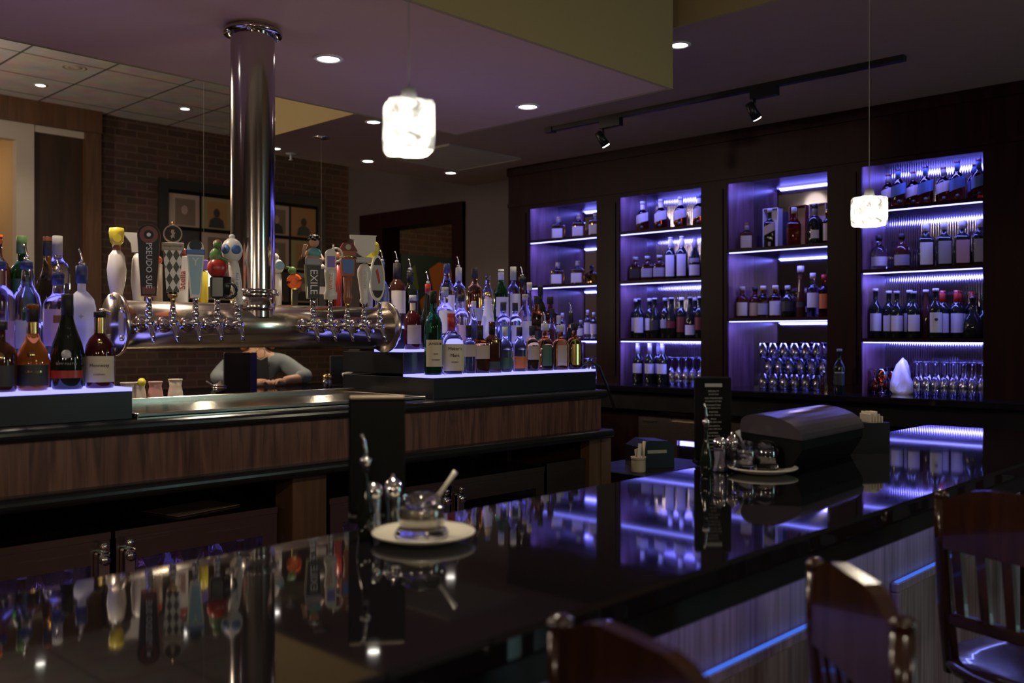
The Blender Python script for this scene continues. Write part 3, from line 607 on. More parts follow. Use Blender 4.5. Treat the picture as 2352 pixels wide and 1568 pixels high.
# jars beyond the tray
for px, mt, lab, gar in [(293, 'cream_jar', 'cream jar cut off by the left display box', 0), (318, 'cream_jar', 'cream jar with a yellow garnish on its rim, behind the drip tray', 1), (357, 'pink_jar', 'pink jar between the two cream ones', 0), (403, 'cream_jar', 'rightmost cream jar, slightly taller, behind the drip tray', 0)]:
    y = 3.14; x = x_at(px, y)
    t = thing('sauce_jar', lab, 'jar', (x, y, DZ), 0, 'small jars behind the drip tray')
    hh = .080 if px != 403 else .086
    part('jar_body', MB().lathe([(0, 0), (.028, 0), (.029, .01), (.024, .045), (.020, .062), (.024, hh), (.022, hh), (.018, .062), (0, .055)], 20), mt, t)
    part('jar_rim', MB().lathe([(.022, hh-.006), (.0255, hh-.003), (.022, hh+.001)], 20, cap=False), 'cream', t)
    if gar: part('garnish', MB().lathe([(0, 0), (.014, .002), (.014, .006), (0, .008)], 16, M=Matrix.Translation((.0, -.022, hh)) @ Matrix.Rotation(1.3, 4, 'X')), 'plastic_yellow', t)

# ------------------------------------------------------------------ stepped bottle displays
def tiers(x0, x1, label):
    t = thing('bottle_display', label, 'display stand', (0, 0, 0))
    lev = [(2.635, 1.25), (2.81, 1.345), (2.99, 1.44)]
    for i, (y, z) in enumerate(lev):
        p = part('step_box', MB().bbox(x0, x1, y, 3.20, (DZ if i == 0 else lev[i-1][1]), z-.010, .002), 'tier_face', t)
        yb = lev[i+1][0] if i < 2 else 3.20
        part('lit_top', MB().box(x0, x1, y+.002, yb, z-.010, z), 'tier_light', p)
emis('tier_light', (.24, .23, 1.0), TIER)
tiers(.35, 1.19, 'black stepped bottle display with glowing violet tops at the left of the beer tower')
tiers(2.335, 3.31, 'black stepped bottle display with glowing violet tops at the right of the beer tower')

# ------------------------------------------------------------------ bottles
PROF = {
 'wine': [(0, .01), (.6, .012), (.95, 0), (1, .015), (1, .58), (.93, .64), (.62, .705), (.42, .745), (.37, .78), (.36, .95), (.42, .955), (.42, .975), (.36, .98), (.36, 1), (0, 1)],
 'burg': [(0, .01), (.6, .012), (.95, 0), (1, .015), (1, .42), (.95, .5), (.7, .62), (.45, .72), (.36, .8), (.34, .96), (.40, .965), (.40, 1), (0, 1)],
 'whisky': [(0, .01), (.6, .01), (.95, 0), (1, .02), (1, .56), (.97, .62), (.80, .68), (.50, .72), (.38, .76), (.36, .93), (.41, .94), (.41, 1), (0, 1)],
 'taper': [(0, .01), (.6, .01), (.90, 0), (.95, .02), (1, .50), (.92, .62), (.60, .70), (.40, .76), (.34, .94), (.38, .95), (.38, 1), (0, 1)],
 'squat': [(0, .01), (.6, .01), (.88, 0), (.96, .03), (1, .20), (1, .45), (.92, .56), (.70, .65), (.40, .71), (.32, .76), (.30, .93), (.36, .94), (.36, 1), (0, 1)],
 'bulb': [(0, .01), (.6, .01), (.82, 0), (.92, .04), (1, .22), (.98, .34), (.82, .47), (.50, .57), (.36, .65), (.32, .75), (.30, .93), (.35, .94), (.35, 1), (0, 1)],
 'cone': [(0, .01), (.7, .01), (.80, 0), (.86, .02), (1, .20), (.98, .34), (.82, .48), (.55, .62), (.36, .74), (.30, .84), (.29, .96), (.32, .965), (.32, 1), (0, 1)],
 'icon': [(0, .01), (.8, .01), (.97, 0), (1, .02), (.98, .12), (.75, .42), (.48, .68), (.40, .80), (.44, .83), (.44, .88), (.34, .90), (.34, 1), (0, 1)],
 'round': [(0, .01), (.6, .01), (.88, 0), (.94, .03), (1, .30), (.98, .52), (.84, .62), (.50, .69), (.30, .72), (.29, .88), (.36, .89), (.36, 1), (0, 1)],
 'tall': [(0, .01), (.7, .01), (.95, 0), (1, .01), (1, .60), (.92, .66), (.52, .76), (.42, .82), (.40, .98), (.44, .985), (.44, 1), (0, 1)],
 'slim': [(0, .01), (.7, .01), (.95, 0), (1, .02), (.95, .3), (.75, .55), (.55, .72), (.5, .92), (.62, .94), (.62, 1), (0, 1)],
 'box': [(0, .01), (.7, .01), (.97, 0), (1, .01), (1, .60), (.94, .66), (.55, .71), (.36, .74), (.34, .90), (.40, .91), (.40, 1), (0, 1)],
}
def rad_at(kind, z):
    P = PROF[kind]
    for (r0, z0), (r1, z1) in zip(P[2:], P[3:]):
        if z0 <= z <= z1 and z1 > z0: return r0+(r1-r0)*(z-z0)/(z1-z0)
    return P[-2][0]
CACHE = {}
def bottle(name, label, loc, rz, kind, h, r, glass, lab=None, cap=None, pour=False, sy=1, pw=2, seal=None, txt=None, group=None, lab2=None, seg=18, cat='bottle', capz=None, neck=None):
    """lab=(z0,z1,half angle,material[,shear]); cap=(material,z0 fraction)"""
    key = repr((kind, h, r, glass, lab, cap, pour, sy, pw, seal, lab2, capz, txt, neck))
    if key not in CACHE:
        L = []
        P = [(a*r, b*h) for a, b in PROF[kind]]
        topz = h
        def neckpw(z): return 2
        if pw != 2:      # square body, round neck
            body = [(a, b) for a, b in P if b <= .665*h]; nk = [(a, b) for a, b in P if b >= .655*h]
            m = MB().lathe(body, 28, 1, sy, pw); m.lathe([(body[-1][0]*1.02, body[-1][1]-.001)]+nk, 18)
        elif sy != 1:
            body = [(a, b) for a, b in P if b <= .69*h]; nk = [(a, b) for a, b in P if b >= .70*h]
            m = MB().lathe(body, 22, 1, sy); m.lathe([(min(body[-1][0], r*.5), body[-1][1]-.004)]+nk, 16)
        else: m = MB().lathe(P, seg)
        L.append(('glass', m.mesh('glass'), glass))
        for nm, q in (('label', lab), ('neck_label', lab2)):
            if q:
                z0, z1, ha, mt = q[:4]; sh = q[4] if len(q) > 4 else 0
                rr = max(rad_at(kind, z0), rad_at(kind, z1), rad_at(kind, (z0+z1)/2))*r*1.012+.0004
                L.append((nm, MB().patch(rr, z0*h, z1*h, ha, sh, 1, sy if nm == 'label' else 1, pw if nm == 'label' else 2).mesh(nm), mt))
        if seal:
            zs, rs, mt = seal; rr = rad_at(kind, zs)*r*sy
            L.append(('seal', MB().lathe([(0, 0), (rs, 0), (rs, .002), (0, .0025)], 16, M=Matrix.Translation((0, -rr-.0005, zs*h)) @ Matrix.Rotation(pi/2-.25, 4, 'X')).mesh('seal'), mt))
        if cap:
            mt, z0 = cap[:2]; rc = (rad_at(kind, (z0+1)/2)*r)*1.08+.0008; zt = h*(capz or 1)+.001
            L.append(('cap', MB().lathe([(rc, z0*h), (rc, zt-.001), (rc*.92, zt), (0, zt)], 16).mesh('cap'), mt)); topz = zt
        if pour:
            L.append(('pourer', MB().lathe([(.007, topz), (.009, topz+.004), (.009, topz+.010), (.004, topz+.013)], 12).tube([(0, 0, topz+.010), (0, 0, topz+.022), (-.003, 0, topz+.038), (-.008, 0, topz+.050)], [.0035, .0032, .003, .0026], 8).mesh('pourer'), 'chrome'))
        if txt:
            for (s, size, z, mt, rt) in txt:
                rr = rad_at(kind, z)*r*1.02+.0012
                me = text_mesh(s, size, bend=(rr if pw == 2 and sy == 1 else None), rot=rt)
                if not (pw == 2 and sy == 1):
                    for v in me.vertices: v.co.y -= rr*sy+.0008
                for v in me.vertices: v.co.z += z*h
                L.append(('lettering', me, mt))
        CACHE[key] = L
    t = thing(name, label, cat, loc, rz, group)
    for n, me, mt in CACHE[key]: link(n, me, mt, t)
    return t
RZI = -.42
def isl(px, tier, name, label, kind, h, r, glass, dy=0, rz=RZI, **k):
    Y = (2.69, 2.87, 3.06)[tier]+dy; z = (1.25, 1.345, 1.44)[tier]
    return bottle(name, label, (x_at(px, Y), Y, z), rz, kind, h, r, glass, **k)
# left display, front step
isl(4, 0, 'liqueur_bottle', 'dark squat bottle with a gold seal, cut off by the left photo edge', 'round', .185, .040, 'dark_amber', lab=(.08, .38, 1, 'label_dark'), seal=(.50, .013, 'gold'), cap=('label_dark', .88), dy=-.01)
isl(73, 0, 'cognac_bottle', 'bulbous amber cognac bottle with a black and gold neck on the left front step', 'bulb', .232, .043, 'cognac_glass', lab=(.06, .30, 1.15, 'label_dark'), cap=('ink', .80), lab2=(.66, .79, 3.1, 'gold'), seal=(.42, .010, 'gold'), txt=[('COURVOISIER', .0085, .22, 'gold', 0)])
isl(155, 0, 'cognac_bottle', 'black long-necked cognac bottle with a silver medallion and red band', 'cone', .262, .0465, 'dark_glass', lab=(.12, .20, 1.0, 'plastic_red'), seal=(.37, .0125, 'silver_paint'), cap=('ink', .78), txt=[('RÉMY MARTIN', .0085, .27, 'cream', 0)])
isl(229, 0, 'cognac_bottle', 'squat cognac bottle with cream grape label and gold neck, rightmost on left front step', 'squat', .215, .040, 'red_dark', lab=(.08, .42, 1.15, 'label_cream'), cap=('ink', .93), lab2=(.72, .925, 3.1, 'gold'), seal=(.60, .009, 'gold'), txt=[('Hennessy', .014, .30, 'ink', 0), ('COGNAC', .007, .18, 'ink', 0)], dy=-.005)
# second step
isl(14, 1, 'vodka_bottle', 'violet-lit clear bottle with a raspberry fruit label and dark red neck', 'whisky', .262, .041, 'violet_lit_glass', lab=(.05, .36, 1.3, 'label_pink'), lab2=(.74, .90, 3.1, 'plastic_maroon'), cap=('navy', .93), pour=True, txt=[('RAZBERI', .010, .45, 'plastic_maroon', 0), ('❀ ❀', .02, .20, 'plastic_red', 0)])
isl(78, 1, 'vodka_bottle', 'tall clear spirit bottle with a faceted neck and dark stopper on the second left step', 'taper', .265, .039, 'clear_glass', lab=(.04, .42, .9, 'violet_print'), cap=('navy', .93), pour=True) if False else isl(78, 1, 'vodka_bottle', 'tall clear spirit bottle with a faceted neck and dark stopper on the second left step', 'taper', .265, .039, 'clear_glass', lab=(.06, .36, .8, 'label_grey'), cap=('navy', .93), pour=True)
isl(140, 1, 'vodka_bottle', 'clear round-shouldered bottle with a pale label and small red square', 'whisky', .235, .042, 'violet_lit_glass', lab=(.10, .55, 1.0, 'label_pink'), cap=('navy', .86), pour=True, txt=[('■', .03, .42, 'plastic_maroon', 0)])
isl(201, 1, 'vodka_bottle', 'frosted white bottle with a dark blue neck and faint flying geese', 'round', .262, .0405, 'frosted', cap=('navy', .80), pour=True, txt=[('✦', .02, .42, 'print_grey', 0)], dy=.0)
# third step
isl(10, 2, 'liquor_bottle', 'bottle with an orange cap at the left edge of the top left step', 'wine', .26, .037, 'dark_amber', cap=('plastic_orange', .9))
isl(55, 2, 'gin_bottle', 'green bottle with a dark green cap on the top left step', 'round', .262, .036, 'green_glass', cap=('plastic_green', .80), lab=(.1, .5, 1, 'label_green'))
isl(117, 2, 'liqueur_bottle', 'golden-brown bottle with a dark neck and orange-tipped cap', 'bulb', .262, .036, 'gold_glass', cap=('label_dark', .78), lab2=(.955, .998, 3.1, 'label_orange'))
isl(164, 2, 'tequila_bottle', 'clear bottle with a grey cap and a round gold badge on the shoulder', 'whisky', .272, .036, 'clear_glass', cap=('print_grey', .78), seal=(.60, .013, 'gold'), lab=(.1, .45, 1, 'label_dark'))
# right display: (px, step, kind, h, r, glass, kwargs, label)
R = [
 (989, 0, 'whisky', .318, .0345, 'green_glass', dict(lab=(.10, .42, 1.15, 'label_cream'), cap=('ink', .86), txt=[('JAMESON', .0135, .37, 'ink', 0), ('IRISH', .008, .25, 'ink', 0), ('WHISKEY', .008, .18, 'ink', 0)], dy=-.01), 'green whiskey bottle with a cream label, leftmost of the right front step'),
 (1038, 0, 'squat', .235, .0435, 'clear_glass', dict(lab=(.06, .50, 1.0, 'label_cream'), cap=('plastic_red', .70), pw=4, txt=[("Maker's", .018, .42, 'ink', 0), ('Mark', .018, .31, 'ink', 0), ('WHISKY', .008, .20, 'ink', 0)], dy=-.01), 'squarish bourbon bottle with a cream label and red wax neck'),
 (1077, 0, 'round', .19, .034, 'clear_glass', dict(lab=(.35, .60, 1.0, 'label_tan'), cap=('ink', .74), sy=.6), 'flask-shaped clear bottle with a grey label beside the red wax one'),
 (1102, 0, 'box', .19, .034, 'amber_glass', dict(lab=(.30, .58, 1.0, 'label_tan'), cap=('ink', .68), pw=5), 'square amber bottle with a fat black cap on the right front step'),
 (1130, 0, 'box', .205, .034, 'dark_amber', dict(lab=(.06, .22, 1.0, 'label_dark'), lab2=(.60, .64, .5, 'gold'), cap=('ink', .76), pw=5), 'dark square bottle with clear shoulders beside the amber one'),
 (1160, 0, 'taper', .185, .030, 'clear_glass', dict(lab=(.07, .32, 1.1, 'label_green'), cap=('silver_paint', .8)), 'small clear bottle with a green band label'),
 (1193, 0, 'taper', .185, .030, 'clear_glass', dict(lab=(.07, .34, 1.1, 'label_orange'), cap=('ink', .8)), 'small clear bottle with a red-orange band label'),
 (1222, 0, 'whisky', .19, .030, 'gold_glass', dict(lab=(.25, .55, 1.0, 'label_tan'), cap=('ink', .8)), 'amber bottle with a tan label between the orange band and the arched bottle'),
 (1252, 0, 'round', .20, .043, 'amber_glass', dict(lab=(.10, .55, .55, 'label_green'), cap=('silver_paint', .86), sy=.6, pour=True), 'flat round-shouldered bourbon bottle with a dark green arched label'),
 (1287, 0, 'round', .195, .042, 'amber_glass', dict(lab=(.10, .55, .55, 'label_tan'), cap=('silver_paint', .86), sy=.6), 'flat round-shouldered bourbon bottle with a brown arched label'),
 (1319, 0, 'round', .205, .040, 'amber_glass', dict(lab=(.10, .55, .55, 'gold'), cap=('ink', .86), sy=.6), 'flat round-shouldered bourbon bottle with a golden arched label, rightmost of the front step'),
 (948, 1, 'round', .215, .036, 'red_dark', dict(lab=(.10, .45, .9, 'label_tan'), lab2=(.72, .86, 3.1, 'label_cream'), cap=('silver_paint', .90)), 'dark red bottle with a cream neck band on the second right step'),
 (983, 1, 'cone', .262, .036, 'dark_glass', dict(cap=('plastic_red', .86), seal=(.45, .012, 'plastic_copper'), pour=True), 'black bottle with a red cap behind the green whiskey bottle'),
 (1027, 1, 'whisky', .255, .037, 'violet_lit_glass', dict(lab=(.25, .62, 1.0, 'label_white'), cap=('print_grey', .86), dy=.02), 'clear bottle with a white label behind the red wax one'),
 (1054, 1, 'whisky', .225, .032, 'violet_lit_glass', dict(lab=(.12, .44, 1.0, 'label_pink'), cap=('ink', .88)), 'clear bottle with a pink label on the second right step'),
 (1088, 1, 'bulb', .20, .030, 'clear_glass', dict(cap=('silver_paint', .84)), 'round silver-stoppered bottle on the second right step'),
 (1121, 1, 'icon', .240, .040, 'frosted', dict(cap=('gold', .89), dy=-.01), 'frosted cone-shaped bottle with a gold-flecked ball stopper'),
 (1156, 1, 'whisky', .20, .031, 'violet_lit_glass', dict(lab=(.10, .50, .9, 'label_blue'), cap=('ink', .82)), 'clear bottle with a blue label and black cap, left of the twin'),
 (1183, 1, 'whisky', .20, .031, 'clear_glass', dict(lab=(.10, .50, .9, 'label_white'), cap=('ink', .82), lab2=(.84, .87, 3.1, 'silver_paint')), 'clear bottle with a white label and black cap, right of the twin'),
 (1206, 1, 'tall', .240, .029, 'violet_lit_glass', dict(lab=(.12, .50, 1.0, 'label_white'), cap=('cream', .90)), 'slim clear bottle with a white label and cream stopper'),
 (1233, 1, 'box', .235, .031, 'amber_glass', dict(lab=(.12, .34, 1.1, 'label_dark', .006), cap=('ink', .84), pw=4), 'square amber whisky bottle with a slanted black label'),
 (1264, 1, 'box', .235, .032, 'red_glass', dict(lab=(.12, .40, 1.1, 'label_red', .006), cap=('ink', .86), pw=4), 'square whisky bottle with a slanted red label'),
 (1309, 0, 'cone', .25, .033, 'dark_glass', dict(dy=.07, lab2=(.74, .80, 3.1, 'gold'), cap=('ink', .80), pour=True), 'dark pear-shaped bottle with a gold neck band at the right end of the display'),
 (878, 2, 'round', .262, .030, 'blue_glass', dict(cap=('navy', .74), pour=True, dx=0), 'violet-blue frosted bottle showing beside the right end of the drum'),
 (914, 2, 'whisky', .262, .038, 'dark_amber', dict(lab=(.20, .56, .9, 'label_cream'), cap=('ink', .74), pour=True), 'dark bottle with a cream label at the left of the top right step'),
 (940, 2, 'wine', .235, .034, 'dark_glass', dict(cap=('ink', .8), pour=True), 'black bottle behind the dark red one on the top right step'),
 (1027, 2, 'taper', .275, .036, 'clear_glass', dict(lab=(.1, .5, .9, 'label_white'), cap=('navy', .86)), 'tall clear bottle with a dark blue cap and ribbed neck'),
 (1053, 2, 'whisky', .262, .034, 'clear_glass', dict(lab=(.15, .48, .7, 'label_grey'), cap=('print_grey', .78), pour=True), 'clear bottle with a fat grey cap on the top right step'),
 (1090, 2, 'whisky', .265, .036, 'amber_glass', dict(cap=('ink', .82), lab=(.1, .32, 1, 'label_grey')), 'amber bottle with a black stopper on the top right step'),
 (1120, 2, 'tall', .235, .028, 'clear_glass', dict(), 'clear slim bottle with a tall square glass stopper'),
 (1151, 2, 'wine', .268, .034, 'green_glass', dict(lab=(.18, .52, 1.1, 'label_white'), cap=('label_white', .82), txt=[('CAPRI', .014, .42, 'label_blue', 0)]), 'dark green bottle with white capsule and white label on the top right step'),
 (1180, 2, 'round', .285, .036, 'violet_lit_glass', dict(lab=(.08, .55, .8, 'label_white'), cap=('print_grey', .78)), 'tallest clear round-shouldered bottle with a grey cap'),
 (1203, 2, 'slim', .240, .026, 'dark_amber', dict(cap=('ink', .9), pour=True), 'slim dark bottle with a pourer beside the tallest clear one'),
 (1216, 1, 'tall', .30, .026, 'violet_lit_glass', dict(lab=(.2, .5, 1, 'label_tan'), cap=('label_cream', .88), dy=.07), 'clear bottle with a cream cap at the back of the second right step'),
 (1243, 1, 'wine', .29, .030, 'dark_glass', dict(cap=('ink', .85), dy=.07), 'black-capped dark bottle behind the square amber whisky'),
 (1268, 0, 'whisky', .27, .026, 'clear_glass', dict(dy=.075, cap=('ink', .85), lab=(.1, .4, 1, 'label_pink')), 'clear bottle with a black cap beside the slanted red label'),
 (1289, 0, 'taper', .24, .024, 'clear_glass', dict(dy=.085, cap=('silver_paint', .85), lab=(.1, .4, 1, 'label_white')), 'slim clear silver-capped bottle behind the brown arched label'),
]
for px, ti, kind, h, r, gl, kw, lab in R:
    kw = dict(kw); kw.pop('dx', None)
    isl(px, ti, 'liquor_bottle', lab, kind, h, r, gl, group='bottles on the right display', **kw)
# ------------------------------------------------------------------ back bar
CBZ = 1.05; XD = .36
bays = [(5.153, 4.455), (4.241, 3.534), (3.329, 2.619), (2.403, 1.709)]
t = thing('back_bar_facade', 'dark cherry wood face frame around the four lit shelf bays', 'wall unit', (XF, 0, 0))
SO = 2.43; YE = .6; YT = 5.383
st = [(YT, bays[0][0])]+[(bays[i][1], bays[i+1][0]) for i in range(3)]+[(bays[3][1], YE)]
b = MB()
part('header', MB().box(0, .02, YE, YT, SO, ZL-.002).box(-.02, 0, YE, YT, ZL-.07, ZL-.002).box(-.012, 0, YE, YT, SO+.03, SO+.06), 'cherry_wood', t)
for a, c in st:
    y0, y1 = min(a, c), max(a, c)
    part('stile', MB().box(0, .02, y0, y1, CBZ, SO).box(-.008, 0, y0+.03, y1-.03, CBZ+.05, SO-.03) if y1-y0 < .5 else MB().box(0, .02, y0, y1, CBZ, SO).box(-.01, 0, y0+.12, y0+.16, CBZ, SO), 'cherry_wood', t)
part('end_panel', MB().box(0.02, XW-XF-.004, YT-.02, YT, 0, ZL-.002), 'cherry_wood', t)
part('end_board', MB().box(0.02, XW-XF-.004, YE, YE+.02, 0, ZL-.002), 'cherry_wood', t)
names = ['leftmost lit shelf bay with short tequila bottles on mirror shelves', 'second lit shelf bay from the left, with dark wine bottles', 'third lit shelf bay with two shelves and stacked tumblers', 'rightmost lit shelf bay with ribbed glass back and stemware']
shz = [[2.175, 1.808, 1.384], [2.175, 1.808, 1.384], [1.985, 1.521], [2.175, 1.803, 1.385]]
for i, (ya, yb) in enumerate(bays):
    c = thing('shelf_bay', names[i], 'shelf unit', (XF, yb, 0)); W = ya-yb
    part('side_panel', MB().box(.02, XD, W, W+.018, CBZ, SO+.05), 'cabinet_wood', c); part('side_panel', MB().box(.02, XD, -.018, 0, CBZ, SO+.05), 'cabinet_wood', c)
    part('top_panel', MB().box(.02, XD, -.018, W+.018, SO+.05, SO+.068), 'cabinet_wood', c)
    part('back_mirror', MB().box(XD, XD+.01, -.018, W+.018, CBZ, SO+.068), 'ribbed_mirror' if i in (1, 3) else 'back_mix' if 0 else 'mirror', c)
    for k, z in enumerate(shz[i]):
        s = part('shelf', MB().box(.004, XD, .001, W-.001, z-.022, z), 'cherry_wood', c)
        part('glow_strip', MB().box(.010, .024, .01, W-.01, z-.028, z-.0222), 'led', s)
    s = part('glow_strip', MB().box(.026, .044, .01, W-.01, SO+.040, SO+.048), 'led', c)
    for z in shz[i]+[SO+.065]:
        lamp('AREA', 'shelf_led', (XF+.035, (ya+yb)/2, z-.032), LEDP, LEDC, (.03, W-.06), rot=(0, radians(-25), 0))
x, y = XF+.18, y_at(1855, XF+.18)
# counter and undercounter
t = thing('back_counter', 'black counter along the lit shelves', 'counter')
part('counter_top', MB().bbox(5.33, XF+XD+.02, YE, YT, CBZ-.04, CBZ, .006), 'black_stone', t)
part('apron', MB().box(5.42, 5.44, YE, YT, .88, CBZ-.04), 'black_paint', t)
part('kick_board', MB().box(5.55, 5.6, YE, YT, 0, .86), 'cherry_wood', t)
def unit(p0, p1, lab, win=None, louv=False, nm='undercounter_fridge', cat='fridge'):
    y1, y0 = y_at(p0, 5.38), y_at(p1, 5.38)
    t = thing(nm, lab, cat, (5.38, y0, 0)); W = y1-y0
    part('cabinet', MB().bbox(.0, .17, 0, W, .02, .84, .004), 'fridge_steel', t)
    if win:
        part('door', MB().box(-.03, -.002, .004, W-.004, .05, .82) if 0 else MB().box(-.03, -.002, .004, W-.004, .70, .82).box(-.03, -.002, .004, W-.004, .05, .15).box(-.03, -.002, .004, .07, .15, .70).box(-.03, -.002, W-.07, W-.004, .15, .70), 'fridge_steel', t)
        part('window', MB().box(-.02, -.015, .07, W-.07, .15, .70), 'pane_glass', t)
        part('interior_light', MB().box(-.012, -.006, .08, W-.08, .66, .69), 'led', t)
        part('handle', MB().tube([(-.05, .04, .45), (-.05, .04, .75)], .008), 'chrome', t)
    if louv:
        b = MB()
        for k in range(9): z = .30+k*.03; b.box(-.012, 0, .03, W-.03, z, z+.016)
        part('louvre', b, 'plastic_black', t)
        part('badge', MB().box(-.004, 0, W-.16, W-.04, .80, .815), 'plastic_black', t)
unit(1466, 1540, 'stainless ice machine with louvres left of the far menu', None, True, 'ice_machine', 'ice machine')
unit(1541, 1650, 'glass-door fridge lit violet inside, partly behind the far menu', True)
unit(1668, 1715, 'narrow stainless fridge right of the far salt and pepper', None)

def shp(px, z, name, label, kind, h, r, glass, X=5.74, rz=-1.15, **k):
    return bottle(name, label, (X, y_at(px, X), z), rz, kind, h, r, glass, seg=14, **k)
# bay 1
g = 'tequila bottles in the leftmost bay'
for n, (px, z, X, lb) in enumerate([(1283, 2.175, 5.74, 'short square tequila bottle alone at left on the top shelf of the leftmost bay'), (1330, 2.175, 5.74, 'short square tequila bottle in the middle of the leftmost bay top shelf'), (1368, 2.175, 5.72, 'short square tequila bottle half hidden by the frame, leftmost bay top shelf'),
        (1281, 1.808, 5.74, 'short square tequila bottle at left on the second shelf of the leftmost bay'), (1327, 1.808, 5.74, 'short square tequila bottle in the middle of the second shelf, leftmost bay')]):
    shp(px, z, 'tequila_bottle', lb, 'box', .185, .048, 'gold_glass' if n else 'gold_glass', X, lab=(.08, .48, .8, 'label_white'), cap=('print_grey', .80), pw=5, group=g)
for n, (px, h, r) in enumerate([(1292, .20, .03), (1312, .15, .03), (1334, .14, .03), (1350, .22, .03), (1364, .20, .03)]):
    shp(px, 1.384, 'cordial_bottle', 'small clear bottle, %s from left on the third shelf of the leftmost bay' % ORD[n], 'whisky', h, r, 'clear_glass', lab=(.15, .55, 1, 'label_white'), cap=('silver_paint', .85), group='small clear bottles in the leftmost bay')
# bay 2
g = 'bottles in the second bay'
for n, px in enumerate([1476, 1518, 1563, 1606]):
    shp(px, 2.175, 'whiskey_bottle', 'long-necked whiskey bottle with slanted white label, %s from left on the second bay top shelf' % ORD[n], 'squat', .228, .047, 'red_glass', lab=(.30, .58, 1.2, 'label_white', .012), lab2=(.74, .90, 3.1, 'label_white'), cap=('label_blue' if n == 3 else 'print_grey', .90), seal=(.14, .012, 'label_dark'), group=g)
for n, (px, lb) in enumerate([(1457, 'short dark square bottle at the left end of the second bay second shelf'), (1487, 'short dark square bottle with a ball stopper, second from left on the second shelf'), (1515, 'short dark square bottle with a pale label, beside the tall white-necked pair')]):
    shp(px, 1.808, 'liquor_bottle', lb, 'box', .185, .046, 'dark_amber', lab=(.15, .5, .8, ('label_dark', 'label_grey', 'label_grey')[n]), cap=('print_grey', .88), pw=5, sy=.8, group=g)
shp(1540, 1.808, 'liquor_bottle', 'left of two tall bottles with long white necks on the second bay second shelf', 'wine', .31, .040, 'dark_glass', lab=(.08, .58, .9, 'label_white'), cap=('label_white', .76), group=g)
shp(1566, 1.808, 'liquor_bottle', 'right of two tall bottles with long white necks on the second bay second shelf', 'wine', .31, .040, 'dark_glass', lab=(.08, .58, .9, 'label_white'), cap=('label_white', .76), group=g)
shp(1596, 1.808, 'champagne_bottle', 'dark champagne bottle with a white label at the right end of the second shelf', 'burg', .29, .043, 'dark_glass', lab=(.08, .34, 1, 'label_white'), cap=('label_grey', .74), lab2=(.40, .50, .9, 'label_grey'), group=g)
wl = [('wine', 'label_white', (.18, .52)), ('wine', 'label_white', (.14, .52)), ('wine', 'label_white', (.2, .5)), ('burg', 'label_dark', (.2, .45)), ('wine', 'label_grey', (.25, .46)), ('burg', 'label_red', (.25, .42)), ('wine', 'label_red', (.15, .52)), ('burg', 'label_white', (.08, .32)), ('wine', 'label_pink', (.2, .4)), ('wine', 'label_red', (.2, .5))]
for n, px in enumerate([1447, 1470, 1487, 1507, 1527, 1541, 1562, 1583, 1597, 1607]):
    k, lm, (a, c) = wl[n]
    shp(px, 1.384, 'wine_bottle', 'wine bottle with %s label, %s from left on the second bay third shelf' % ({'label_white': 'a white', 'label_dark': 'a black', 'label_grey': 'a grey', 'label_red': 'a dark red', 'label_pink': 'a pale'}[lm], ORD[n]), k, .295, .0385, 'dark_glass', X=5.74 if n != 8 else 5.85, lab=(a, c, 1.0, lm), cap=(('label_white', 'label_grey', 'silver_paint')[n % 3], .97 if n % 2 else .93), group='wine in the second bay')
for n, px in enumerate([1465, 1491, 1512, 1524]):
    shp(px, CBZ, 'wine_bottle', 'wine bottle with square white label, %s from left on the counter in the second bay' % ORD[n], 'wine', .295, .0385, 'dark_glass', X=(5.68, 5.66, 5.74, 5.68)[n], lab=(.26, .50, 1.0, 'label_white'), cap=('label_grey', .74), group='wine on the counter of the second bay')
# bay 3
X3 = 5.72
shp(1715, 1.985, 'perfume_style_bottle' if 0 else 'liquor_bottle', 'small square bottle with a beige label at left on the third bay top shelf', 'box', .185, .040, 'amber_glass', lab=(.08, .52, .8, 'label_cream'), cap=('silver_paint', .74), pw=6)
shp(1768, 1.985, 'whisky_bottle', 'tall square whisky bottle with a slanted label in an open presentation box', 'box', .265, .036, 'dark_glass', X=X3, lab=(.38, .60, 1.0, 'label_tan', .02), lab2=(.05, .15, 1, 'label_tan'), cap=('silver_paint', .9), pw=5)
shp(1824, 1.985, 'whisky_decanter', 'tall amber decanter with a square glass stopper on the third bay top shelf', 'taper', .255, .047, 'amber_glass', X=X3, cap=('silver_paint', .85), pw=4)
shp(1874, 1.985, 'cognac_bottle', 'dark round-shouldered bottle with a small white label in an open box', 'round', .265, .052, 'dark_glass', X=X3, lab=(.15, .35, .5, 'label_white'), cap=('label_grey', .70))
shp(1898, 1.985, 'liquor_bottle', 'thin bottle with a gold label at the right edge of the third bay top shelf', 'whisky', .22, .03, 'gold_glass', X=X3, lab=(.1, .6, 1, 'label_cream'), cap=('gold', .85))
for px0, px1, mt, lab in [(1752, 1787, 'silver_paint', 'open silver presentation box around the slanted-label whisky'), (1812, 1850, 'plastic_maroon', 'dark red presentation box behind the amber decanter'), (1858, 1896, 'label_tan', 'brown presentation box behind the dark round bottle')]:
    X = 5.80; y1, y0 = y_at(px0, X), y_at(px1, X)
    t = thing('presentation_box', lab, 'box', (X, (y0+y1)/2, 1.985), 0); w2 = (y1-y0)/2
    part('box_back', MB().box(.06, .065, -w2, w2, 0, .28), mt, t); part('box_side', MB().box(0, .06, -w2, -w2+.004, 0, .28).box(0, .06, w2-.004, w2, 0, .28).box(0, .06, -w2, w2, .276, .28).box(0, .06, -w2, w2, 0, .004), mt, t)
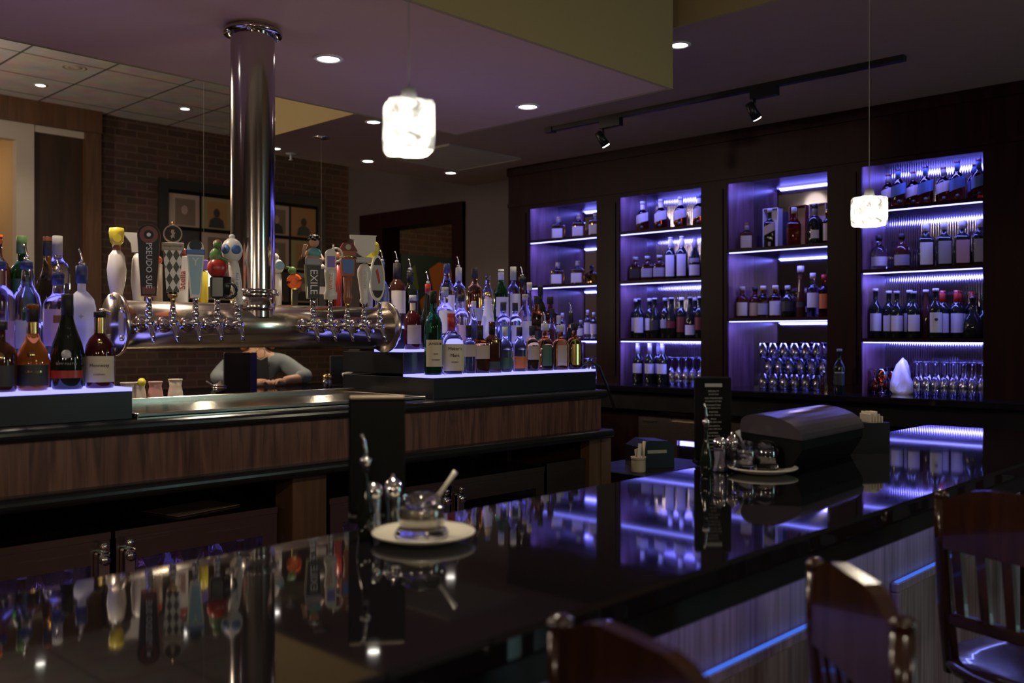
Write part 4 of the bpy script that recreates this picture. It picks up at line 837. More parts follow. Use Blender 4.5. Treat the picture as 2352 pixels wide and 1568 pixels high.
s3 = [(1690, 'whisky', .215, .042, 'amber_glass', ('label_cream', .08, .5), 'cream'), (1720, 'whisky', .21, .042, 'red_dark', ('label_tan', .08, .5), 'ink'), (1750, 'whisky', .215, .042, 'gold_glass', ('label_grey', .1, .45), 'label_cream'), (1779, 'whisky', .215, .042, 'amber_glass', ('label_white', .08, .52), 'label_cream'), (1809, 'squat', .21, .045, 'dark_glass', ('label_dark', .2, .5), 'silver_paint'),
      (1839, 'slim', .335, .032, 'dark_amber', ('label_dark', .2, .3), 'silver_paint'), (1867, 'whisky', .285, .040, 'violet_lit_glass', ('label_white', .22, .55), 'silver_paint'), (1893, 'whisky', .27, .036, 'red_glass', ('label_orange', .2, .55), 'plastic_red'), (1823, 'whisky', .19, .03, 'dark_amber', ('label_dark', .2, .4), 'ink'), (1852, 'whisky', .19, .03, 'violet_lit_glass', ('label_white', .2, .4), 'label_pink')]
dn = ['bottle with a cream label and cream cap at left', 'dark red bottle with a tan label', 'golden bottle with a grey label', 'bottle with the brightest white label', 'black bell-shaped decanter', 'very tall slim dark bottle', 'clear bottle with a long white label', 'orange-red bottle at the right end', 'small dark bottle behind the bell-shaped decanter', 'small pale bottle between the slim one and the clear one']
for n, (px, k, h, r, gl, (lm, a, c), cm) in enumerate(s3):
    shp(px, 1.521, 'liquor_bottle', dn[n]+', third bay second shelf', k, h, r, gl, X=5.74 if n < 8 else 5.86, lab=(a, c, 1.0, lm), cap=(cm, .88), group='bottles on the third bay second shelf')
# bay 4
for n, (px, h, cm, X) in enumerate([(2040, .212, 'label_grey', 5.74), (2067, .228, 'label_blue', 5.70), (2094, .212, 'label_grey', 5.74), (2125, .228, 'label_blue', 5.70), (2168, .212, 'label_grey', 5.72), (2197, .235, 'label_blue', 5.70), (2240, .212, 'label_blue', 5.74), (2254, .228, 'label_blue', 5.69)]):
    shp(px, 2.175, 'whiskey_bottle', 'whiskey bottle with slanted white label and %s neck, %s from left, right bay top shelf' % ('blue' if cm == 'label_blue' else 'grey', ORD[n]), 'squat', h, .043, 'red_glass', X=X, lab=(.30, .58, 1.2, 'label_white' if cm == 'label_grey' else 'label_blue', .012), cap=(cm, .76), seal=(.12, .012, 'label_dark'), group='whiskey on the rightmost bay top shelf')
shp(2013, 1.803, 'whiskey_bottle', 'round clear bottle with a low white label at left on the rightmost bay second shelf', 'round', .215, .050, 'clear_glass', lab=(.12, .38, 1.1, 'label_white'), cap=('ink', .86))
shp(2071, 1.803, 'whiskey_bottle', 'round dark bottle with a black stopper, second from left on the rightmost bay second shelf', 'round', .215, .050, 'dark_amber', lab=(.10, .40, 1.0, 'label_grey'), cap=('ink', .86))
for n, px in enumerate([2127, 2169, 2210, 2251]):
    shp(px, 1.803, 'bourbon_bottle', 'tall square bourbon bottle with a full-height label, %s of four, right bay second shelf' % ORD[n], 'box', .262, .042, 'dark_glass', X=5.70, lab=(.06, .56, .7, ('label_white', 'label_grey', 'label_pink', 'label_grey')[n]), cap=('silver_paint', .82), lab2=(.30, .34, 1.5, 'silver_paint'), pw=6, group='square bourbon bottles in the rightmost bay')
wb = [(2012, .305, 'label_white', (.15, .50), 'silver_paint'), (2040, .29, 'label_white', (.15, .48), 'silver_paint'), (2064, .285, 'label_white', (.15, .48), 'label_grey'), (2085, .29, 'label_white', (.14, .52), 'silver_paint'), (2103, .28, 'label_white', (.15, .50), 'label_grey'), (2121, .29, None, None, 'silver_paint'),
      (2162, .29, 'label_white', (.12, .52), 'silver_paint'), (2176, .28, 'label_white', (.12, .52), 'plastic_red'), (2190, .28, 'label_white', (.12, .52), 'plastic_red'), (2203, .28, 'label_white', (.12, .52), 'plastic_red'), (2216, .275, 'label_white', (.12, .52), 'plastic_red')]
for n, (px, h, lm, zz, cm) in enumerate(wb):
    X = 5.72+(.03*(n-6) if n > 6 else .02*(n % 2))
    shp(px, 1.385, 'wine_bottle', 'wine bottle with %s and %s capsule, %s from left, right bay third shelf' % ('white label' if lm else 'no label', 'red' if 'red' in cm else 'pale', ORD[n]), 'wine' if n != 5 else 'burg', h, .0375, 'dark_glass' if n != 5 else 'dark_amber', X=X, lab=(zz[0], zz[1], 1.0, lm) if lm else None, cap=(cm, .95 if 'red' not in cm else .76), seal=(.38, .010, 'ink') if n == 6 else None, group='wine in the rightmost bay')
shp(2240, 1.385, 'decanter', 'round dark decanter at the right of the wine bottles', 'bulb', .24, .055, 'dark_glass', X=5.74)
shp(2262, 1.385, 'decanter', 'dark decanter half hidden by the right frame', 'bulb', .26, .055, 'green_glass', X=5.80)
# counter bottles between bays
shp(1928, CBZ, 'liqueur_bottle', 'dark bottle standing on the back counter between the third and rightmost bays', 'wine', .27, .034, 'dark_glass', X=5.48, lab=(.2, .45, 1, 'label_dark'), lab2=(.46, .49, .9, 'label_grey'), cap=('label_grey', .95))
shp(1893, CBZ, 'oil_bottle', 'small yellow-green bottle with a pourer in front of the stacked tumblers', 'cone', .125, .022, 'gold_glass', X=5.42, cap=('ink', .9), pour=True)
# stacked tumblers
tm = MB().lathe([(0, .004), (.026, .004), (.028, 0), (.030, .004), (.036, .10), (.034, .10), (.028, .010), (0, .010)], 16).mesh('tumbler')
tm.materials.append(MAT['thin_glass'])
for L in range(3):
    for j in range(2):
        for i in range(8):
            y = y_at(1742, 5.66)-.028-i*.076-(.0 if L % 2 == 0 else .03)
            if y < 2.66: continue
            o = bpy.data.objects.new('tumbler', tm); COL.objects.link(o); o.location = (5.68+j*.09+(.02 if L % 2 else 0), y, CBZ+L*.101)
            tag(o, 'clear tumbler in the triple-stacked block of glasses on the counter of the third bay', 'glass', 'stacked tumblers')
for z in (CBZ+.1, CBZ+.201):
    pass
# upside down wine glasses
gm = MB().lathe([(.030, 0), (.036, .035), (.034, .065), (.022, .092), (.006, .104), (.0035, .12), (.0035, .165), (.012, .172), (.032, .176), (.032, .178), (0, .178)], 18).mesh('wine_glass')
gm.materials.append(MAT['thin_glass'])
def stem(px, X, label, group, s=1.0):
    o = bpy.data.objects.new('wine_glass', gm); COL.objects.link(o); o.location = (X, y_at(px, X), CBZ); o.scale = s if isinstance(s, tuple) else (s, s, s); tag(o, label, 'glass', group)
for j in range(3):
    for i in range(8): stem(2106+i*21+(8 if j == 1 else 0), 5.68+j*.10, 'upside-down wine glass in the rows right of the white cloth, rightmost bay', 'upturned wine glasses in the rightmost bay', (.70, .70, 1.1))
for j in range(3):
    for i in range(5): stem(1541+i*17, 5.70+j*.09, 'upside-down wine glass right of the wine bottles on the counter of the second bay', 'upturned wine glasses in the second bay', (.82, .82, 1.1))
am = MB().lathe([(0, .003), (.030, .003), (.030, .006), (.004, .010), (.004, .05), (.022, .065), (.036, .10), (.030, .15), (.028, .15), (.033, .10), (.020, .068), (0, .06)], 18).mesh('amber_goblet'); am.materials.append(MAT['amber_thin'])
for n, (px, X, up) in enumerate([(2000, 5.70, 0), (2024, 5.66, 1), (2034, 5.78, 0), (2048, 5.86, 1)]):
    o = bpy.data.objects.new('amber_goblet', am); COL.objects.link(o); o.location = (X, y_at(px, X), CBZ+(.151 if up == 0 else 0)); 
    if up == 0: o.rotation_euler.x = pi
    tag(o, 'amber goblet, %s from left beside the white cloth in the rightmost bay' % ORD[n], 'goblet', 'amber goblets')
# crumpled cloth
b = MB(); rnd = random.Random(5)
prof = [(.055, 0), (.060, .02), (.055, .07), (.045, .12), (.030, .17), (.018, .20), (0, .215)]
b.lathe(prof, 22)
b.v = [(x*(1+.35*sin(3*atan2(y, x)+z*20)), y*(1+.35*sin(3*atan2(y, x)+z*20)), max(0, z+rnd.uniform(-.006, .006))) if z > .001 else (x, y, 0) for x, y, z in b.v]
tag(part('folded_cloth', b, 'print_white', None, loc=(5.64, y_at(2066, 5.64), CBZ)), 'crumpled white cloth standing among the stemware in the rightmost bay', 'cloth')
# glasses in bay 1 bottom
for i in range(3): stem(1350+i*8, 5.68+.075*i, 'glass glinting low in the leftmost bay behind the display', 'glasses low in the leftmost bay', 1)
# ------------------------------------------------------------------ things on the customer bar
def menu(px, py, label, w, h, rz, printed):
    x, y = pz(px, py, BZ)
    t = thing('menu_holder', label, 'menu', (x, y, BZ), rz)
    part('foot', MB().bbox(-w/2, w/2, -.03, .03, 0, .012, .003), 'soft_black', t)
    part('frame', MB().bbox(-w/2, w/2, -.008, .008, .012, h, .003), 'soft_black', t)
    part('top_edge', MB().bbox(-w/2+.002, w/2-.002, -.009, .009, h-.004, h+.001, .001), 'label_tan' if not printed else 'plastic_black', t)
    if printed:
        me = text_mesh('COCKTAILS', .007); b = part('heading_bar', MB().box(-.022, .022, -.0095, -.0088, h-.024, h-.015), 'print_grey', t)
        rnd = random.Random(2); z = h-.035
        lines = ['SPECIALTY', 'COCKTAILS', 'OLD FASHIONED', 'BOURBON BITTERS', 'MANHATTAN', 'RYE VERMOUTH', 'MARTINI', 'GIN OR VODKA', 'MULE', 'GINGER BEER LIME', 'MARGARITA', 'TEQUILA LIME SALT', 'SANGRIA', 'RED OR WHITE', 'MOJITO', 'RUM MINT LIME', 'SPRITZ', 'PROSECCO']
        for i, s in enumerate(lines):
            me = text_mesh(s, .0058 if i % 2 == 0 else .0048); me.materials.append(MAT['print_grey']); o = link('menu_line', me, None, t); o.location = (0, -.0095, z); z -= .0098 if i % 2 else .0078
    return t
menu(866, 1192, 'tall dark menu holder nearest the camera, beside the near saucer', .100, .219, -.66, False)
menu(1637, 1066, 'tall dark menu card with printed cocktail list beside the far shakers', .093, .2215, -.80, True)
def shaker(px, py, label, fill, h=.088):
    x, y = pz(px, py, BZ)
    t = thing('shaker', label, 'shaker', (x, y, BZ), 0, 'salt and pepper shakers on the bar')
    part('glass_body', MB().lathe([(0, .002), (.0165, 0), (.0175, .003), (.015, .012), (.0135, .03), (.0155, .055), (.0135, .062), (.0125, .062)], 16, cap=False), 'thin_glass', t)
    part('contents', MB().lathe([(0, .003), (.0155, .003), (.0135, .012), (.0125, .03), (.0135, .048), (0, .050)], 14), fill, t)
    part('chrome_cap', MB().lathe([(.0150, .058), (.0165, .064), (.0165, .070), (.013, .080), (.007, .086), (.003, .088), (.0035, .092), (0, .095)] if fill != 'label_white' else [(.0150, .058), (.0165, .064), (.0165, .070), (.014, .079), (.006, .084), (0, .085)], 16), 'chrome', t)
shaker(856, 1222, 'glass salt shaker with a chrome cap in front of the near menu', 'label_white'); shaker(903, 1216, 'pepper mill shaker with a chrome knob between the near salt and saucer', 'dark_glass')
shaker(1653, 1083, 'glass salt shaker in front of the far printed menu', 'label_white'); shaker(1682, 1080, 'pepper shaker with a chrome knob beside the far saucer', 'dark_glass')
for px, py, lab in ((840, 1238, 'slim dark oil bottle with a metal pourer in front of the near menu'), (1622, 1092, 'slim dark oil bottle with a metal pourer in front of the far menu')):
    x, y = pz(px, py, BZ)
    bottle('oil_bottle', lab, (x, y, BZ), 0, 'cone', .118, .0145, 'dark_glass', cap=('ink', .92), pour=True)
def saucer(px, py, which, r=.083):
    x, y = pz(px, py, BZ)
    t = thing('saucer', 'white saucer %s' % which, 'saucer', (x, y, BZ), 0, 'saucers on the bar')
    part('plate', MB().lathe([(0, .003), (.045, .003), (.050, 0), (.054, .003), (r*.93, .010), (r, .0135), (r*.99, .0155), (r*.92, .0125), (.056, .0065), (0, .0065)], 40), 'plate_white', t)
    return x, y
x, y = saucer(973, 1240, 'nearest the camera, carrying the jar with a spoon')
def jar(x, y, label, fill, s=1.0, stack=False):
    t = thing('glass_jar', label, 'jar', (x, y, BZ+.0066), .5)
    part('base', MB().lathe([(0, 0), (.041*s, 0), (.044*s, .006), (.040*s, .012), (.038*s, .014), (0, .014)], 24, pw=2), 'clear_glass', t)
    part('glass_body', MB().lathe([(.030*s, .014), (.036*s, .016), (.036*s, .044), (.034*s, .048), (.030*s, .052), (.030*s, .060), (.028*s, .060)], 24, cap=False), 'thin_glass', t)
    part('contents', MB().lathe([(0, .0145), (.034*s, .0145), (.034*s, .036), (0, .037)], 22), fill, t)
    part('lid', MB().lathe([(.033*s, .050), (.033*s, .058), (.028*s, .066), (.012*s, .070), (0, .071)], 24), 'clear_glass', t)
    return t
t = jar(x-.004, y, 'glass jar with tan contents and dark lid on the near saucer', 'tan_wax')
d = Vector((.6903, -.7235, 0))
sp = tag(part('spoon', MB().tube([tuple(d*.022+Vector((0, 0, .0))), tuple(d*.040+Vector((0, 0, .025))), tuple(d*.058+Vector((0, 0, .050)))], [.0045, .003, .0042], 8), 'plate_white', None, loc=(x, y+.01, BZ+.0066+.052)), 'pale spoon handle sticking out of the near glass jar', 'spoon')
x, y = saucer(1751, 1085, 'by the far menu, carrying the small glass jars')
for k, (dx, dy, s) in enumerate([(.012, .0, .8), (-.028, .028, .62)]):
    jar(x+dx, y+dy, ['larger of two clear glass jars on the far saucer', 'smaller clear glass jar with a spoon at the left on the far saucer'][k], 'dark_glass' if k == 0 else 'clear_glass', s)
tag(part('spoon', MB().tube([(0, 0, 0), tuple(-d*.014+Vector((0, 0, .03))), tuple(-d*.02+Vector((0, 0, .045)))], [.002, .002, .007], 8), 'silver_paint', None, loc=(x-.028, y+.028, BZ+.055)), 'small metal spoon leaning in the far glass jar', 'spoon')
# garnish station / roll-top
t = thing('roll_top_caddy', 'black box with a curved glossy lid standing on the bar behind the far saucer', 'bar caddy', (2.285, 1.13, BZ), .06)
def xprism(poly, x0, x1, sm=False):
    n = len(poly); vs = [(x0, a, b) for a, b in poly]+[(x1, a, b) for a, b in poly]
    fs = [tuple(range(n)), tuple(range(2*n-1, n-1, -1))]
    m = MB().add(vs, fs, False); m.add(vs, [(i+n, (i+1) % n+n, (i+1) % n, i) for i in range(n)], sm); return m
part('box_body', xprism([(-.045, 0), (.075, 0), (.078, .10), (-.078, .085), (-.078, .055)], -.20, .20), 'soft_black', t)
arc = [(-.080+.158*(1-cos(q))*.5*1.0, .083+.052*sin(q*.80)) for q in [pi*i/14 for i in range(15)]]
part('curved_lid', xprism([(-.080, .078)]+arc+[(.080, .090)], -.205, .205, False), 'lid_gloss', t)
part('end_knob', MB().lathe([(.012, 0), (.020, 0), (.021, .004), (.014, .006), (.012, .002)], 20, M=Matrix.Translation((-.2005, 0, .045)) @ Matrix.Rotation(-pi/2, 4, 'Y')), 'plastic_black', t)
# napkin caddy
x, y = 2.605, 1.12
t = thing('napkin_caddy', 'black napkin and straw caddy with white napkins beside the curved-lid box', 'caddy', (x, y, BZ), -.6)
part('tray', MB().box(-.06, .06, -.05, .05, 0, .006).box(-.06, -.055, -.05, .05, .006, .085).box(.055, .06, -.05, .05, .006, .085).box(-.055, .055, .045, .05, .006, .095).box(-.055, .055, -.05, -.045, .006, .085).box(-.002, .002, -.045, .045, .006, .085), 'plastic_black', t)
b = MB()
for i in range(9): b.box(.006+i*.0045, .009+i*.0045, -.04+.02*(i%2), .012, .0065, .108+.007*sin(i*2.1))
tag(part('napkin_stack', b, 'paper', None, loc=(x, y, BZ), rz=-.6), 'stack of white napkins standing in the black caddy', 'napkins')
# service stand beside the island
t = thing('service_stand', 'low black stand at the right end of the island', 'stand', (3.42, 2.45, 0))
part('stand_top', MB().bbox(0, .62, 0, .40, .75, .777, .004), 'black_paint', t)
for a in (.02, .58):
    for c in (.02, .36): part('leg', MB().box(a, a+.025, c, c+.025, 0, .75), 'black_paint', t)
x = x_at(1405, 2.56)
x = 3.50
t = thing('straw_cup', 'tan ribbed cup full of papers and straws at the end of the island', 'cup', (3.50, 2.54, .777))
part('cup', MB().lathe([(0, 0), (.030, 0), (.033, .004)]+[(.032+(.0015 if i % 2 else 0), .008+i*.006) for i in range(10)]+[(.036, .07), (.033, .07), (.030, .01), (0, .008)], 20), 'label_tan', t)
tag(part('paper_slips', MB().box(-.028, .0, -.01, -.008, .012, .13, Matrix.Rotation(.12, 4, 'Y')).box(-.005, .024, .006, .008, .012, .105, Matrix.Rotation(-.15, 4, 'Y')), 'paper', None, loc=(3.50, 2.54, .777)), 'white paper slips standing in the ribbed cup', 'paper')
tag(part('bar_tool', MB().tube([(0, 0, .012), (.012, 0, .14)], [.004, .008], 8), 'label_tan', None, loc=(3.505, 2.52, .777)), 'wooden muddler standing in the ribbed cup', 'bar tool')
t = thing('receipt_printer', 'black receipt printer beside the ribbed cup at the end of the island', 'printer', (3.70, 2.62, .777), -.5)
part('case', MB().prism([(-.09, 0), (.09, 0), (.09, .10), (.06, .125), (-.04, .13), (-.09, .10)], -.08, .08), 'black_paint', t)
part('paper_slot', MB().box(-.05, .05, -.0815, -.079, .07, .085), 'label_tan', t)
# soda gun hose at island end
t = thing('soda_gun', 'black soda gun with a curved hose at the right end of the island', 'soda gun', (3.22, 2.68, DZ))
part('holster', MB().bbox(-.03, .03, -.03, .03, 0, .05, .006), 'plastic_black', t)
part('hose', MB().tube([(0, 0, .05), (.02, 0, .10), (.08, -.02, .125), (.13, -.03, .10), (.17, -.04, .02), (.22, -.05, -.10)], .006, 8), 'plastic_black', t)
part('nozzle', MB().tube([(-.05, 0, .075), (.0, 0, .085), (.06, 0, .085)], [.012, .016, .01], 10), 'plastic_black', t)
# objects on the far counter
t = thing('menu_holder', 'black menu holder on the far counter in front of the person', 'menu', (x_at(553, 4.82), 4.82, BZ), -.35)
part('frame', MB().bbox(-.095, .052, -.01, .01, 0, .235, .003), 'ink', t); part('side_panel', MB().bbox(.054, .09, -.01, .008, 0, .235, .003), 'menu_blue', t); part('foot', MB().bbox(-.09, .09, -.035, .035, 0, .008, .002), 'ink', t)
t = thing('menu_holder', 'black menu holder on the far counter, right of the person', 'menu', (x_at(773, 5.1), 5.1, BZ), -.3)
part('frame', MB().bbox(-.045, .045, -.01, .01, 0, .20, .003), 'ink', t); part('foot', MB().bbox(-.045, .045, -.035, .035, 0, .008, .002), 'ink', t)
for px, lab in ((748, 'left brass-capped shaker beside the far right menu holder'), (756, 'right brass-capped shaker beside the far right menu holder')):
    t = thing('shaker', lab, 'shaker', (x_at(px, 5.0), 5.0, BZ)); part('glass_body', MB().lathe([(0, 0), (.018, 0), (.016, .06), (0, .06)], 12), 'thin_glass', t); part('cap', MB().sph(.018, (0, 0, .068)), 'gold', t)
t = thing('sugar_dish', 'covered silver dish with a spoon left of the person’s menu', 'dish', (x_at(506, 4.88), 4.88, BZ), 0)
part('bowl', MB().lathe([(0, 0), (.025, 0), (.045, .03), (.047, .04), (.04, .04), (0, .02)], 20), 'chrome', t); part('lid', MB().lathe([(.047, .041), (.040, .055), (.015, .064), (.006, .072), (0, .074)], 20), 'chrome', t)
part('spoon_handle', MB().tube([(-.04, 0, .045), (-.085, 0, .075)], .004, 6), 'silver_paint', t)
t = thing('paper_towel_roll', 'white-handled dispenser standing on the far counter beside the island display', 'dispenser', (x_at(805, 4.9), 4.9, BZ)); part('body', MB().bbox(-.03, .12, -.05, .05, 0, .10, .01), 'plastic_black', t); part('handle', MB().tube([(-.08, -.03, .085), (.05, -.03, .10)], .012).tube([(-.045, -.03, .08), (-.05, -.03, .02)], .01), 'plastic_white', t)

# ------------------------------------------------------------------ bar chairs
def chair(L, R, label, sr=.215, lg=.19):
    zt = 1.10
    dx, dy = R[0]-L[0], R[1]-L[1]; w = hypot(dx, dy); th = atan2(dy, dx)
    m = ((L[0]+R[0])/2, (L[1]+R[1])/2); f = (-sin(th), cos(th)); D = .19
    t = thing('bar_chair', label, 'bar chair', (m[0]+f[0]*D, m[1]+f[1]*D, 0), th, 'wooden bar chairs along the bar')
    part('seat', MB().lathe([(0, .735), (sr*.85, .735), (sr*.98, .745), (sr, .758), (sr*.98, .768), (sr*.75, .764), (0, .758)], 32, 1, 1, 3.2), 'chair_wood', t)
    for s in (-1, 1):
        p = part('back_post', MB().tube([(s*w/2, -D+.03, .74), (s*w/2, -D+.01, .88), (s*w/2, -D, 1.0), (s*w/2, -D, 1.078)], [.016, .015, .014, .014], 12), 'chair_wood', t)
        part('finial', MB().lathe([(.014, 1.076), (.012, 1.079), (.015, 1.085), (.014, 1.092), (.007, 1.097), (0, 1.098)], 14, M=Matrix.Translation((s*w/2, -D, 0))), 'chair_wood', p)
    h = w/2-.008
    poly = [(-h, .985), (h, .985), (h, 1.078), (h*.62, 1.104), (h*.42, 1.110), (-h*.42, 1.110), (-h*.62, 1.104), (-h, 1.078)]
    b = MB().prism(poly, -D-.010, -D+.010)
    part('crest_rail', b, 'chair_wood', t)
    part('lower_rail', MB().bbox(-h, h, -D+.004, -D+.026, .835, .86, .004), 'chair_wood', t)
    n = 6
    for i in range(n):
        x = -h+(2*h)*(i+.5)/n
        part('slat', MB().add([(x-.010, -D+.010, .858), (x+.010, -D+.010, .858), (x+.010, -D+.020, .858), (x-.010, -D+.020, .858), (x-.010, -D-.006, .987), (x+.010, -D-.006, .987), (x+.010, -D+.005, .987), (x-.010, -D+.005, .987)],
             [(3, 2, 1, 0), (4, 5, 6, 7), (0, 1, 5, 4), (1, 2, 6, 5), (2, 3, 7, 6), (3, 0, 4, 7)]), 'chair_wood', t)
    for sx in (-1, 1):
        for sy in (-1, 1): part('leg', MB().tube([(sx*lg*.70, sy*lg*.70, .738), (sx*lg, sy*lg, 0)], [.019, .014], 12), 'chair_wood', t)
    for z, q in ((.25, lg*.89), (.40, lg*.83)):
        for s in (-1, 1): part('stretcher', MB().tube([(-q, s*q, z), (q, s*q, z)], .010, 10).tube([(s*q, -q, z+.04), (s*q, q, z+.04)], .010, 10), 'chair_wood', t)
chair((.763, .655), (.690, .405), 'dark wooden bar chair nearest the camera, only its rounded crest rail showing at the bottom', .15, .14)
chair((1.197, .575), (1.015, .39), 'wooden bar chair in the middle, its crest rail catching warm light', .16, .15)
chair((1.90, .655), (1.80, .345), 'wooden slat-back bar chair at right with the blue light glowing on its seat')
chair((3.05, .62), (2.97, .31), 'far bar chair at the right edge beyond the slat-back one')

# ------------------------------------------------------------------ wall pictures
t = thing('picture_frame', 'wide black frame holding rows of square record covers on the brick wall', 'picture frame', (0, YB, 0))
X0, X1, Z1, Z0 = 4.36, 6.36, 2.99, 1.30
part('frame', MB().box(X0, X1, -.05, -.02, Z1-.10, Z1).box(X0, X1, -.05, -.02, Z0, Z0+.1).box(X0, X0+.10, -.05, -.02, Z0+.1, Z1-.1).box(X1-.10, X1, -.05, -.02, Z0+.1, Z1-.1), 'ink', t)
part('backing', MB().box(X0+.01, X1-.01, -.02, 0, Z0+.01, Z1-.01), 'soft_black', t)
bgs = ['album_pink', 'album_olive', 'album_dark', 'album_pink', 'album_orange']; fgs = ['album_sepia', 'album_dark', 'album_orange', 'ink', 'art_teal']
for r in range(4):
    for c in range(5):
        xx = 4.64+c*.36; zz = 2.69-r*.37; k = (c+2*r) % 5
        a = part('record_cover', MB().box(xx-.165, xx+.165, -.026, -.021, zz-.165, zz+.165), bgs[k], t)
        q = part('cover_panel', MB().box(xx-.10, xx+.12, -.0275, -.0262, zz-.15, zz+.12), 'album_sepia' if k != 1 else 'album_orange', a) if k in (0, 1, 3) else a
        o = MB().prism([(xx-.09, zz-.15), (xx+.09, zz-.15), (xx+.075, zz-.07), (xx+.03, zz-.04), (xx-.03, zz-.04), (xx-.075, zz-.07)], -.0295, -.0278)
        part('portrait_figure', o, fgs[k], a); part('portrait_head', MB().prism([(xx+.036*cos(s), zz+.005+.046*sin(s)) for s in [2*pi*i/16 for i in range(16)]], -.0312, -.0297), 'album_pink' if k in (0, 3) else 'album_dark', a)
t = thing('wall_painting', 'colourful abstract painting on the brick wall seen through the cased opening', 'painting', (0, YB, 0))
X0, X1 = 7.45, 8.45
part('canvas', MB().box(X0, X1, -.10, -.005, 1.3, 2.42), 'art_teal', t)
for nm, poly, mt in [('orange_shape', [(.45, .95), (.62, 1.05), (.80, 1.02), (.88, .85), (.70, .78), (.62, .60), (.72, .3), (.60, .15), (.50, .40), (.52, .70)], 'art_orange'), ('red_shape', [(.70, .75), (.92, .9), (.98, .5), (.84, .2), (.76, .5)], 'art_red'), ('green_shape', [(.10, .9), (.22, 1.0), (.28, .7), (.18, .5)], 'art_green'), ('small_orange_shape', [(.30, .55), (.38, .62), (.40, .45), (.33, .40)], 'art_orange')]:
    part(nm, MB().prism([(X0+a, 1.3+b) for a, b in poly], -.104, -.101), mt, t)

# ------------------------------------------------------------------ person on the far side
def skinned(name, pts, edges, mat, parent, lvl=2):
    me = bpy.data.meshes.new(name); me.from_pydata([p[:3] for p in pts], edges, []); o = bpy.data.objects.new(name, me); COL.objects.link(o)
    m = o.modifiers.new('skin', 'SKIN'); 
    sv = me.skin_vertices[0].data if me.skin_vertices else None
    if sv is None:
        bpy.context.view_layer.objects.active = o; sv = me.skin_vertices[0].data
    for i, p in enumerate(pts): sv[i].radius = (p[3], p[4] if len(p) > 4 else p[3]); sv[i].use_root = (i == 0)
    s = o.modifiers.new('sub', 'SUBSURF'); s.levels = lvl; s.render_levels = lvl
    dg = bpy.context.evaluated_depsgraph_get(); m2 = bpy.data.meshes.new_from_object(o.evaluated_get(dg)); bpy.data.objects.remove(o)
    m2.materials.clear(); m2.polygons.foreach_set('use_smooth', [True]*len(m2.polygons)); return link(name, m2, mat, parent)
PY = 5.74; PX = x_at(588, PY)
t = thing('person', 'person in a grey denim jacket over dark shirt, leaning on the far counter', 'person', (PX, PY, 0), -.35)
# local: faces -Y
body = [(0, .02, .80, .15, .11), (0, .0, .98, .135, .10), (0, -.03, 1.13, .145, .10), (0, -.05, 1.24, .10, .08), (0, -.055, 1.31, .052), (0, -.07, 1.37, .055), (0, -.085, 1.44, .085, .095), (0, -.08, 1.51, .075, .085),
        (-.17, -.05, 1.22, .055), (-.27, -.14, 1.12, .046), (-.30, -.22, 1.112, .040), (-.18, -.32, 1.112, .034), (-.07, -.37, 1.108, .026),
        (.17, -.05, 1.22, .055), (.28, -.14, 1.12, .046), (.30, -.22, 1.112, .040), (.19, -.33, 1.112, .034), (.10, -.38, 1.108, .026),
        (-.09, -.02, .78, .10), (-.12, -.33, .74, .075), (-.12, -.34, .50, .055), (-.12, -.28, .30, .045), (-.12, -.36, .27, .035),
        (.09, -.02, .78, .10), (.12, -.33, .74, .075), (.12, -.34, .50, .055), (.12, -.28, .30, .045), (.12, -.36, .27, .035)]
ed = [(0, 1), (1, 2), (2, 3), (3, 4), (4, 5), (5, 6), (6, 7), (3, 8), (8, 9), (9, 10), (10, 11), (11, 12), (3, 13), (13, 14), (14, 15), (15, 16), (16, 17), (0, 18), (18, 19), (19, 20), (20, 21), (21, 22), (0, 23), (23, 24), (24, 25), (25, 26), (26, 27)]
skinned('body', body, ed, 'skin', t)
jk = [(0, .02, .86, .165, .125), (0, .0, .98, .155, .12), (0, -.03, 1.13, .16, .115), (0, -.05, 1.22, .11, .085), (-.17, -.05, 1.22, .068), (-.27, -.14, 1.13, .060), (-.30, -.22, 1.125, .052), (-.20, -.31, 1.122, .044), (.17, -.05, 1.22, .068), (.28, -.14, 1.13, .060), (.30, -.22, 1.125, .052), (.21, -.32, 1.122, .044)]
skinned('denim_jacket', jk, [(0, 1), (1, 2), (2, 3), (3, 4), (4, 5), (5, 6), (6, 7), (3, 8), (8, 9), (9, 10), (10, 11)], 'denim', t)
part('shirt_front', MB().prism([(-.05, .95), (.05, .95), (.055, 1.15), (.045, 1.26), (0, 1.235), (-.045, 1.26), (-.055, 1.15)], -.165, -.15), 'dark_shirt', t)
part('collar', MB().tube([(-.05, -.14, 1.20), (-.075, -.07, 1.28), (0, -.0, 1.31), (.075, -.07, 1.28), (.05, -.14, 1.20)], .014, 8), 'denim', t)
part('trousers', MB().tube([(-.09, -.02, .80), (-.12, -.33, .76), (-.12, -.34, .50), (-.12, -.28, .32)], [.115, .09, .068, .058]).tube([(.09, -.02, .80), (.12, -.33, .76), (.12, -.34, .50), (.12, -.28, .32)], [.115, .09, .068, .058]), 'dark_shirt', t)
part('necklace', MB().tube([(.03*sin(a), -.155-.004*cos(a), 1.285+.035*cos(a)) for a in [2*pi*i/18 for i in range(19)]], .003, 6), 'gold', t)
hd = part('hair', MB().sph(.108, (0, -.055, 1.485), .95, 1.02, 1.1).tube([(-.08, -.03, 1.46), (-.10, -.05, 1.38), (-.095, -.08, 1.31)], [.03, .035, .02]).tube([(.08, -.03, 1.46), (.10, -.06, 1.38), (.09, -.09, 1.32)], [.03, .035, .02]), 'hair', t)
part('face', MB().sph(.082, (0, -.110, 1.455), .92, .9, 1.22).sph(.013, (0, -.19, 1.445), .8, 1, 1.4), 'skin', t)
